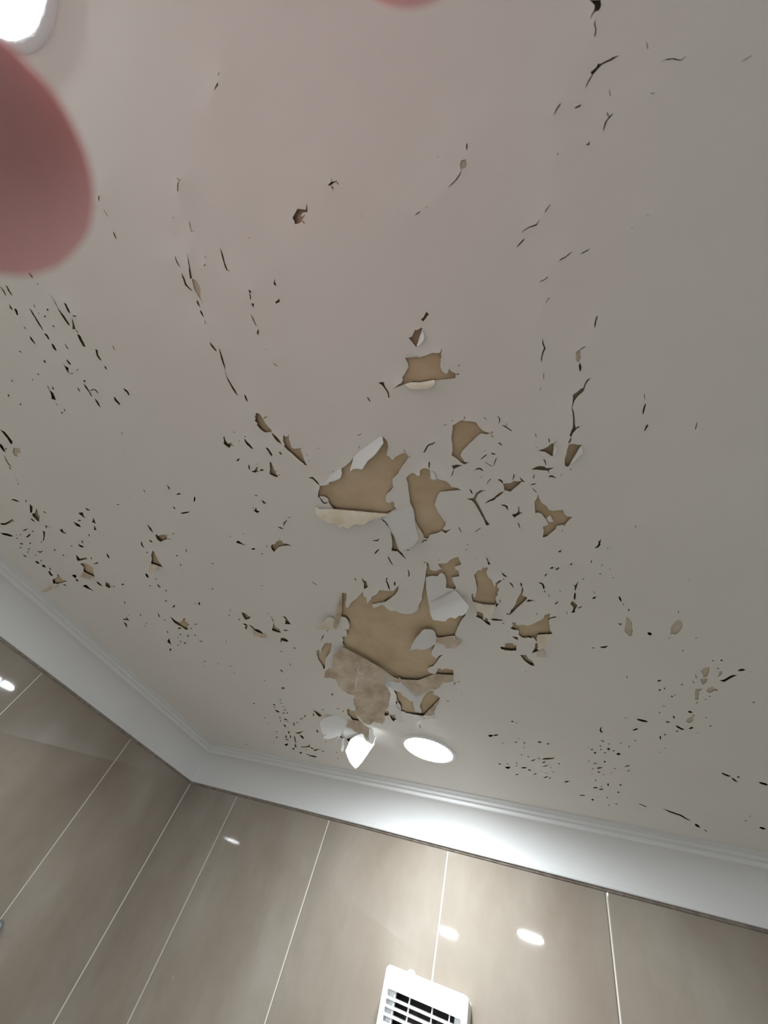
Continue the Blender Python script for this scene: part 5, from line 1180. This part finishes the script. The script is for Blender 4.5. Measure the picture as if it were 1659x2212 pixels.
  ('tan flap under the bare patch right of the folded white sheet', 'cream', 2, [-0.1082, 0.3689, -0.084, 0.3732], -0.1763, 0.9843, 22, 0, '5,4 26,7 50,12 65,10 89,15 113,19 136,14 159,13 188,11 217,7 237,7 241,36 244,63 245,86 229,126 218,151 207,169 195,197 171,188 151,183 137,202 133,178 126,149 120,131 93,122 76,119 46,113 38,90 27,62 15,35', []),
  ('tan sliver hanging from the leaf-shaped hole near the left cornice', 'tan', 1, [-0.9174, 0.3109, -0.9044, 0.3141], -0.2409, 0.9705, 26, 0, '34,-2 111,4 63,35 25,68 -31,107 -71,134 -117,161 -196,195 -248,225 -334,243 -405,260 -351,223 -310,191 -245,153 -213,137 -150,96 -103,69 -20,29', []),
  ('tan flap under the twin holes near the left cornice', 'tan', 1, [-0.7878, 0.2839, -0.7706, 0.2988], -0.6552, 0.7555, 24, 0, '9,4 41,7 69,14 109,15 172,8 150,71 134,123 93,128 39,138 -9,144 -40,153 -26,103 -8,49', []),
  ('pale triangular flap under the pointed hole on the left', 'tan', 1, [-0.5999, 0.2764, -0.5859, 0.2832], -0.4325, 0.9016, 26, 0, '0,4 32,0 66,-3 109,1 138,1 120,26 95,67 74,95 38,137 1,172 -32,171 -26,133 -19,96 -17,69', []),
  ('tan curl under the ring of cracks', 'tan', 1, [-0.494, 0.4358, -0.4711, 0.4501], -0.5304, 0.8477, 24, 0, '8,4 42,6 82,15 131,15 172,13 221,4 259,0 262,62 217,76 168,96 121,86 84,107 50,123 40,90 25,46', []),
]

def dec(s):
    return [(float(a) * 1e-4, float(b) * 1e-4) for a, b in (t.split(',') for t in s.split())]

def poly_area(p):
    a = np.array(p)
    x, y = a[:, 0], a[:, 1]
    return abs(np.dot(x, np.roll(y, -1)) - np.dot(y, np.roll(x, -1))) / 2

def inside(pts, poly):
    """crossing test; pts (n,2) array"""
    P = np.array(poly)
    res = np.zeros(len(pts), bool)
    lo, hi = P.min(0), P.max(0)
    sel = np.nonzero((pts[:, 0] >= lo[0]) & (pts[:, 0] <= hi[0]) & (pts[:, 1] >= lo[1]) & (pts[:, 1] <= hi[1]))[0]
    if not len(sel):
        return res
    x, y = pts[sel, 0], pts[sel, 1]
    c = np.zeros(len(sel), bool)
    n = len(P)
    for i in range(n):
        x1, y1 = P[i]
        x2, y2 = P[(i + 1) % n]
        if y1 == y2:
            continue
        cond = ((y1 > y) != (y2 > y)) & (x < (x2 - x1) * (y - y1) / (y2 - y1) + x1)
        c ^= cond
    res[sel] = c
    return res

def shell(name, pts, tris, down, thick, mats, parent, label, top=True, smooth=True):
    """sheet of paint: pts 3-D, tris indices; 'down' unit vector of the visible face; gets thickness and a torn rim"""
    pts = [Vector(p) for p in pts]
    down = Vector(down)
    verts = list(pts)
    faces, idx, sm = [], [], []
    for t in tris:
        a, b_, c = (pts[i] for i in t)
        t = tuple(t)
        if (b_ - a).cross(c - a).dot(down) < 0:
            t = t[::-1]
        faces.append(t); idx.append(0); sm.append(smooth)
    n = len(pts)
    edge = {}
    for t in faces:
        for i in range(3):
            e = (t[i], t[(i + 1) % 3])
            edge[e] = 1
    off = -down * thick
    if top:
        verts += [p + off for p in pts]
        for t in list(faces[:len(tris)]):
            faces.append(tuple(i + n for i in t[::-1])); idx.append(1); sm.append(smooth)
    for (a, b_) in list(edge):
        if (b_, a) in edge:
            continue
        k = len(verts)
        verts += [pts[a], pts[b_], pts[b_] + off, pts[a] + off]
        faces.append((k, k + 3, k + 2, k + 1)); idx.append(2); sm.append(False)
    me = mesh_from(name, verts, faces, idx)
    me.polygons.foreach_set('use_smooth', sm)
    return link(name, me, mats, parent, label)

rng = random.Random(11)
hole_polys = [dec(p) for _, p in HOLES]
crack_polys = [dec(p) for p in CRACKS]
polys = hole_polys + crack_polys
areas = [poly_area(p) for p in polys]
X0, X1, Y0, Y1 = XL - .02, XR + .02, YF - .02, YB + .02
pts2 = [(X0, Y0), (X1, Y0), (X1, Y1), (X0, Y1)]
edges2 = [(0, 1), (1, 2), (2, 3), (3, 0)]
border = []                                  # samples of torn edges with their lift
shallow = [nm == '~' for nm, _ in HOLES] + [False] * len(CRACKS)
for p, a, sh in zip(polys, areas, shallow):
    s = len(pts2)
    lift = .0001 if sh else min(.0016, max(.0006, .055 * math.sqrt(a)))
    pts2 += p
    n = len(p)
    edges2 += [(s + i, s + (i + 1) % n) for i in range(n)]
    for x, y in p:
        border.append((x, y, lift))
cell = {}
def free(x, y, r):
    k = (int(math.floor(x / .004)), int(math.floor(y / .004)))
    R_ = int(math.ceil(r / .004))
    for i in range(k[0] - R_, k[0] + R_ + 1):
        for j in range(k[1] - R_, k[1] + R_ + 1):
            for q in cell.get((i, j), ()):
                if (q[0] - x) ** 2 + (q[1] - y) ** 2 < r * r:
                    return False
    return True
def put(x, y):
    cell.setdefault((int(math.floor(x / .004)), int(math.floor(y / .004))), []).append((x, y))
for x, y, l in border:
    put(x, y)
cand = []
for p, a in zip(polys, areas):
    n = len(p)
    for i in range(n):
        (x1, y1), (x2, y2) = p[i], p[(i + 1) % n]
        L = math.hypot(x2 - x1, y2 - y1)
        if L < 1e-6:
            continue
        nx, ny = (y2 - y1) / L, -(x2 - x1) / L
        mx_, my_ = (x1 + x2) / 2, (y1 + y2) / 2
        for d in (.0016, .004, .008, .015, .024):
            for s in (-1, 1):
                cand.append((mx_ + nx * d * s, my_ + ny * d * s, d))
ca = np.array([(c[0], c[1]) for c in cand])
bad = np.zeros(len(ca), bool)
for p in polys:
    bad |= inside(ca, p)
for (x, y, d), b_ in sorted(zip(cand, bad), key=lambda t: t[0][2]):
    if not b_ and free(x, y, d * .62):
        put(x, y)
        pts2.append((x, y))
gx = np.arange(X0 + .02, X1 - .01, .03)
gy = np.arange(Y0 + .02, Y1 - .01, .03)
for x in gx:
    for y in gy:
        xx, yy = x + rng.uniform(-.006, .006), y + rng.uniform(-.006, .006)
        if free(xx, yy, .012):
            put(xx, yy)
            pts2.append((xx, yy))
cv, ce, cf, _, _, _ = delaunay_2d_cdt([Vector(p) for p in pts2], edges2, [], 0, 1e-7)
cv = np.array([(v[0], v[1]) for v in cv])
tri = np.array([f for f in cf if len(f) == 3])
cen = cv[tri].mean(axis=1)
owner = np.full(len(tri), -1)
for k, p in enumerate(polys):
    m = inside(cen, p) & (owner < 0)
    owner[m] = k
kd = KDTree(len(border))
for i, (x, y, l) in enumerate(border):
    kd.insert((x, y, 0), i)
kd.balance()
zz = np.zeros(len(cv))
for i, (x, y) in enumerate(cv):
    best = 0
    for co, k, d in kd.find_n((x, y, 0), 6):
        l = border[k][2]
        v = l * math.exp(-d / (.0025 + 3 * l))
        best = max(best, v)
    w = .55 + .9 * noise.noise(Vector((x * 45, y * 45, 3)))
    near = kd.find((x, y, 0))
    buckle = .0018 * border[near[1]][2] / .0014 * math.exp(-(near[2] / .018) ** 2) * noise.noise(Vector((x * 34, y * 34, 9)))
    zz[i] = -best * max(.1, w) + min(.0012, buckle)
ceiling_pts = [(x, y, CEIL + z) for (x, y), z in zip(cv, zz)]
keep = tri[owner < 0]
ceiling = shell('ceiling', ceiling_pts, [tuple(int(i) for i in t) for t in keep], (0, 0, -1), .0005, ['white', 'bare', 'bare'], None, None, top=False)
tag(ceiling, 'white painted bathroom ceiling with cracked and peeling paint', None, None, 'structure')
DEPTH = .0075
backing = box_obj('plasterboard', (X0, Y0, CEIL + DEPTH), (X1, Y1, CEIL + .05), 'bare', ceiling)
backing['label'] = 'bare tan plasterboard behind the peeling paint'
# the board stands closer behind the wide bare patches than behind the sprung cracks
kh = KDTree(sum(len(p) for p in hole_polys))
own_h = []
for k, p in enumerate(hole_polys):
    for x, y in p:
        kh.insert((x, y, 0), len(own_h))
        own_h.append(k)
kh.balance()
near_h = owner.copy()
near_h[owner >= len(HOLES)] = -1
for t in np.nonzero(near_h < 0)[0]:
    co, idx_, d = kh.find((cen[t][0], cen[t][1], 0))
    if d < .0034:
        near_h[t] = own_h[idx_]
for k, (nm, _) in enumerate(HOLES):
    if areas[k] < 2.5e-5 and nm != '~':
        continue
    ts = tri[near_h == k]
    if not len(ts):
        continue
    f_ = min(1, max(0, (math.sqrt(areas[k]) - .005) / .020))
    dep = .0008 if nm == '~' else .0058 * (1 - f_) + .0026 * f_
    used = sorted({int(i) for t in ts for i in t})
    mp = {u: i for i, u in enumerate(used)}
    me = mesh_from('bare_patch', [(cv[u][0], cv[u][1], CEIL + dep) for u in used],
                   [tuple(mp[int(i)] for i in t) for t in ts])
    if me.polygons[0].normal.z > 0:
        me.flip_normals()
    o = link('bare_patch', me, ['pale' if nm == '~' else 'bare'], ceiling)
    if nm and nm != '~':
        o['label'] = nm

def flap(label, mat, curl, hinge, nx, ny, tilt, roll, outline, holes):
    ax, ay, bx_, by_ = hinge
    A = Vector((ax, ay, CEIL - .002))
    e1 = Vector((bx_ - ax, by_ - ay, 0)).normalized()
    n = Vector((nx, ny, 0))
    th = math.radians(tilt)
    e2 = n * math.cos(th) - Vector((0, 0, math.sin(th)))
    e3 = n * math.sin(th) + Vector((0, 0, math.cos(th)))
    out = dec(outline)
    hs = [dec(h) for h in holes]
    P, E = list(out), [(i, (i + 1) % len(out)) for i in range(len(out))]
    for h in hs:
        s = len(P)
        P += h
        E += [(s + i, s + (i + 1) % len(h)) for i in range(len(h))]
    oa = np.array(out)
    lo, hi = oa.min(0), oa.max(0)
    step = max(.0022, min(.004, (hi - lo).max() / 14))
    g = [(x + rng.uniform(-.0005, .0005), y + rng.uniform(-.0005, .0005)) for x in np.arange(lo[0], hi[0], step) for y in np.arange(lo[1], hi[1], step)]
    if g:
        ga = np.array(g)
        m = inside(ga, out)
        for h in hs:
            m &= ~inside(ga, h)
        for q, ok in zip(g, m):
            if ok and min((q[0] - a) ** 2 + (q[1] - b_) ** 2 for a, b_ in P[:len(out)]) > (step * .45) ** 2:
                P.append(q)
    v2, _, f2, _, _, _ = delaunay_2d_cdt([Vector(p) for p in P], E, [], 0, 1e-7)
    v2 = np.array([(v[0], v[1]) for v in v2])
    t2 = np.array([f for f in f2 if len(f) == 3])
    c2 = v2[t2].mean(axis=1)
    ok = inside(c2, out)
    for h in hs:
        ok &= ~inside(c2, h)
    t2 = t2[ok]
    vmax = max(hi[1], 1e-4)
    pts = []
    seed = rng.uniform(0, 50)
    for u, v in v2:
        r = max(0, v) / vmax
        w = curl * 1e-3 * (r * r - .6 * r) + .0011 * r * noise.noise(Vector((u * 55 + seed, v * 55, 0))) - roll * 1e-3 * math.exp(-(v / .013) ** 2)
        pts.append(A + e1 * float(u) + e2 * float(v) + e3 * float(w))
    front, back = {'white': ('film', 'film'), 'thin': ('thin', 'thin'), 'tan': ('tan', 'film'), 'cream': ('cream', 'film')}[mat]
    return shell('paint_flap', pts, [tuple(int(i) for i in t) for t in t2], -e3, .0004, [front, back, 'cream'], ceiling, label)
for fdef in FLAPS:
    flap(*fdef)

# ------------------------------------------------------------------ downlights
def downlight(x, y, label, glow='glow'):
    e = empty('downlight', (x, y, CEIL), label, 'ceiling light', 'round recessed ceiling downlights')
    lathe('trim_ring', [(.0450, -.0004), (.0452, -.0022), (.0480, -.0026), (.0515, -.0022), (.0536, -.0014), (.0542, -.0004), (.0542, .0005)], 64, 'plastic', e)
    lathe('diffuser', [(.0451, -.0006), (.0446, -.0024), (.0425, -.0033), (.030, -.0039), (.00001, -.0042)], 32, glow, e)
    return e
downlight(-.2822, .7967, 'round glowing downlight in the ceiling near the back cornice', 'glow_weak')
downlight(-.2829, -.2315, 'round glowing downlight at the top left corner behind the thumb')
downlight(-.7730, -.8600, 'round glowing downlight reflected faintly in the back wall tiles')

# ------------------------------------------------------------------ exhaust fan on the back wall
FX0, FX1, FZ1 = -.3692, -.2196, CAM_Z + .0444
FZ0 = FZ1 - .1500
FY = YB - .0418
fan = empty('exhaust_fan', ((FX0 + FX1) / 2, YB, (FZ0 + FZ1) / 2), 'white louvred exhaust fan on the back wall below the downlight', 'fan')
W2, H2 = (FX1 - FX0) / 2, (FZ1 - FZ0) / 2
def rrect(w, h, r, n=6):
    pts = []
    for cx_, cz_, a0 in ((w - r, h - r, 0), (-w + r, h - r, 90), (-w + r, -h + r, 180), (w - r, -h + r, 270)):
        for i in range(n + 1):
            a = math.radians(a0 + 90 * i / n)
            pts.append((cx_ + r * math.cos(a), cz_ + r * math.sin(a)))
    return pts
def ring_solid(name, outer, inner, y0, y1, mat, parent, bev=.0012):
    n = len(outer)
    verts, faces = [], []
    o2 = [(x * (1 - bev / .075), z * (1 - bev / .075)) for x, z in outer]
    loops = [(outer, y1), (outer, y0 + bev), (o2, y0), (inner, y0), (inner, y1)]
    for lp, y in loops:
        verts += [(x, y, z) for x, z in lp]
    for k in range(5):
        a, b_ = k * n, ((k + 1) % 5) * n
        for i in range(n):
            j = (i + 1) % n
            faces.append((a + i, a + j, b_ + j, b_ + i))
    bm = bmesh.new()
    bv = [bm.verts.new(v) for v in verts]
    for f in faces:
        bm.faces.new([bv[i] for i in f])
    return link(name, bm_mesh(name, bm), [mat], parent)
OW, OT, OB = W2 - .0095, H2 - .0275, -H2 + .0095     # opening half width, top, bottom
oc, oh = (OT + OB) / 2, (OT - OB) / 2
inner = [(x, z + oc) for x, z in rrect(OW, oh, .003)]
ring_solid('front_frame', rrect(W2, H2, .008), inner, -.0418, -.0300, 'plastic', fan)
body_in = [(x, z) for x, z in rrect(W2 - .0055, H2 - .0055, .006)]
ring_solid('housing', rrect(W2 - .0028, H2 - .0028, .007), body_in, -.0300, 0, 'plastic', fan, bev=.0002)
box_obj('duct_plate', (-W2 + .006, -.0040, -H2 + .006), (W2 - .006, -.0008, H2 - .006), 'dark', fan)
nsl = 12
pitch = (OT - OB) / nsl
for i in range(1, nsl):
    zc = OT - pitch * i
    bm = bmesh.new()
    # tilted louvre blade
    prof_s = [(-.0405, -.0019), (-.0405, .0010), (-.0330, .0020), (-.0270, .0026), (-.0270, .0014), (-.0330, .0004)]
    a = [bm.verts.new((-OW, y, zc + z)) for y, z in prof_s]
    b_ = [bm.verts.new((OW, y, zc + z)) for y, z in prof_s]
    k = len(prof_s)
    for q in range(k):
        bm.faces.new((a[q], a[(q + 1) % k], b_[(q + 1) % k], b_[q]))
    bm.faces.new(a)
    bm.faces.new(b_[::-1])
    link('slat', bm_mesh('slat', bm), ['plastic'], fan)
for fr in (.105, .31, .62, .845):
    x = -OW + 2 * OW * fr
    box_obj('vertical_bar', (x - .0009, -.0385, OB), (x + .0009, -.0345, OT), 'plastic', fan)
for s in (-1, 1):
    box_obj('side_guide', (s * OW - (.0 if s < 0 else .0135), -.0300, OB - .002), (s * OW + (.0135 if s < 0 else .0), -.0285, OT + .002), 'plastic', fan)
hub = bmesh.new()
bmesh.ops.create_cone(hub, cap_ends=True, segments=24, radius1=.022, radius2=.019, depth=.018, matrix=Matrix.Translation((.004, -.016, oc)) @ Matrix.Rotation(PI / 2, 4, 'X'))
motor = link('motor', bm_mesh('motor', hub), ['motor'], fan)
for i in range(5):
    bm = bmesh.new()
    add_box(bm, (.018, -.0015, -.012), (.050, .0005, .012), .0005)
    bmesh.ops.transform(bm, matrix=Matrix.Translation((.004, -.018, oc)) @ Matrix.Rotation(2 * PI * i / 5 + .3, 4, 'Y') @ Matrix.Rotation(.5, 4, 'X'), verts=bm.verts[:])
    link('fan_blade', bm_mesh('fan_blade', bm), ['motor'], fan)
clip = bmesh.new()
bmesh.ops.create_cone(clip, cap_ends=True, segments=20, radius1=.0085, radius2=.0085, depth=.004, matrix=Matrix.Translation((-.028, -.0385, H2 - .0040)) @ Matrix.Rotation(PI / 2, 4, 'X'))
link('latch', bm_mesh('latch', clip), ['plastic'], fan)

# ------------------------------------------------------------------ knob on the left wall
kn = empty('wall_knob', (XL, .792, CAM_Z - .1175), 'small grey metal knob on the left tiled wall at the frame edge', 'knob')
lathe('stem', [(.006, -.0005), (.006, .012)], 20, 'chrome', kn)
lathe('cap', [(.006, .011), (.0105, .012), (.0120, .0155), (.0112, .020), (.007, .0235), (.00001, .0245)], 28, 'chrome', kn)
kn.rotation_euler = (0, PI / 2, 0)

# ------------------------------------------------------------------ hand of the person holding the phone
def cam_pt(x, y, d):
    """x right, y up, d ahead of the lens, in mm"""
    return Vector((0, 0, CAM_Z)) + (RIGHT * x + UP * y + FWD * d) * .001
chains = [
    # thumb, index, middle, ring, little: (x, y, depth, radius)
    [(-100, 78, 46, 15), (-78, 50, 38, 12.5), (-53, 33, 32, 10.6), (-43, 29.2, 30.5, 9.2), (-32.1, 27.4, 30, 8.6)],
    [(-28, 128, 40, 12), (-2, 100, 34, 10.2), (3, 77, 31, 9.2), (1.8, 50.6, 30, 8.2)],
    [(-44, 143, 44, 12), (-14, 138, 24, 10.2), (-20, 118, 8, 9.2), (-38, 108, 8, 8.5)],
    [(-60, 153, 46, 11.5), (-32, 156, 24, 9.8), (-37, 138, 8, 8.8), (-54, 128, 8, 8.0)],
    [(-78, 158, 48, 10.5), (-54, 168, 28, 8.6), (-56, 152, 14, 7.8), (-68, 142, 12, 7.0)],
    # palm
    [(-100, 78, 46, 15), (-28, 128, 46, 12)], [(-112, 100, 46, 17), (-28, 128, 46, 12)], [(-112, 105, 47, 17), (-44, 143, 50, 12)],
    [(-118, 115, 48, 17), (-60, 153, 52, 11.5)], [(-122, 122, 48, 16), (-78, 158, 52, 10.5)], [(-78, 158, 52, 10.5), (-28, 128, 46, 12)],
    [(-100, 78, 46, 15), (-112, 105, 47, 17), (-122, 122, 48, 16)], [(-100, 80, 46, 14), (-58, 100, 44, 12), (-28, 128, 46, 12)],
    [(-62, 112, 44, 14), (-78, 132, 47, 14), (-92, 142, 48, 13)], [(-84, 100, 45, 15), (-96, 122, 47, 15), (-104, 132, 48, 14)],
    # wrist and forearm
    [(-112, 105, 47, 19), (-138, 122, 22, 20), (-150, 120, -20, 21), (-150, 98, -110, 27), (-142, 62, -240, 34)],
    [(-122, 118, 47, 18), (-146, 132, 22, 18), (-158, 128, -20, 20)],
]
bm = bmesh.new()
for ch in chains:
    for (a, b_) in zip(ch[:-1], ch[1:]):
        pa, pb = Vector(a[:3]), Vector(b_[:3])
        L = (pb - pa).length
        k = max(2, int(L / 2.5))
        for i in range(k + 1):
            t = i / k
            r = a[3] * (1 - t) + b_[3] * t
            q = pa.lerp(pb, t)
            if i in (0, k) or i % 2 == 0:
                bmesh.ops.create_icosphere(bm, subdivisions=3, radius=r * .001, matrix=Matrix.Translation(cam_pt(*q)))
me = bm_mesh('person', bm)
hand = link('person', me, ['skin'], None, None, True)
tag(hand, 'hand of the person taking the photo, blurred thumb tip at the left edge', 'person')
rm = hand.modifiers.new('union', 'REMESH')
rm.mode = 'VOXEL'
rm.voxel_size = .0016
rm.use_smooth_shade = True
sm_ = hand.modifiers.new('soft', 'SMOOTH')
sm_.factor = .5
sm_.iterations = 6
for (x, y, d, nx, ny, nd, dx, dy, w, l) in ((-37, 33, 35.5, -.1, .62, .78, 1, -.3, 5.2, 6.2), (3, 55, 37.5, .2, .1, .97, 0, -1, 4.6, 5.5)):
    nrm = (RIGHT * nx + UP * ny + FWD * nd).normalized()
    ax1 = (RIGHT * dx + UP * dy)
    ax1 = (ax1 - nrm * ax1.dot(nrm)).normalized()
    ax2 = nrm.cross(ax1)
    bmn = bmesh.new()
    bmesh.ops.create_uvsphere(bmn, u_segments=16, v_segments=8, radius=1, matrix=Matrix.Translation(cam_pt(x, y, d)) @ Matrix(((ax1.x, ax2.x, nrm.x, 0), (ax1.y, ax2.y, nrm.y, 0), (ax1.z, ax2.z, nrm.z, 0), (0, 0, 0, 1))) @ Matrix.Diagonal((l * .001, w * .001, .0016, 1)))
    link('fingernail', bm_mesh('fingernail', bmn), ['nail'], hand, None, True)

# grey sleeve over the forearm
SL = [(-150.2, 118, -28, 27), (-150.5, 110, -60, 31), (-150, 97, -112, 36), (-146, 80, -175, 40), (-142, 61, -245, 44), (-138, 42, -310, 46)]
verts, faces = [], []
for k, (x, y, d, r) in enumerate(SL):
    q0, q1 = SL[max(0, k - 1)], SL[min(len(SL) - 1, k + 1)]
    ax = (cam_pt(*q1[:3]) - cam_pt(*q0[:3])).normalized()
    s1 = ax.orthogonal().normalized()
    s2 = ax.cross(s1)
    for i in range(24):
        a = 2 * PI * i / 24
        rr = r * .001 * (1 + .05 * math.sin(3 * a + k * 2.1))
        verts.append(cam_pt(x, y, d) + (s1 * math.cos(a) + s2 * math.sin(a)) * rr)
for k in range(len(SL) - 1):
    for i in range(24):
        j = (i + 1) % 24
        faces.append((k * 24 + i, k * 24 + j, k * 24 + 24 + j, k * 24 + 24 + i))
faces.append(tuple((len(SL) - 1) * 24 + i for i in range(24)))
sl = link('sleeve', mesh_from('sleeve', verts, faces), ['cloth'], hand, 'dark grey sleeve', True)
so = sl.modifiers.new('thick', 'SOLIDIFY')
so.thickness = .003
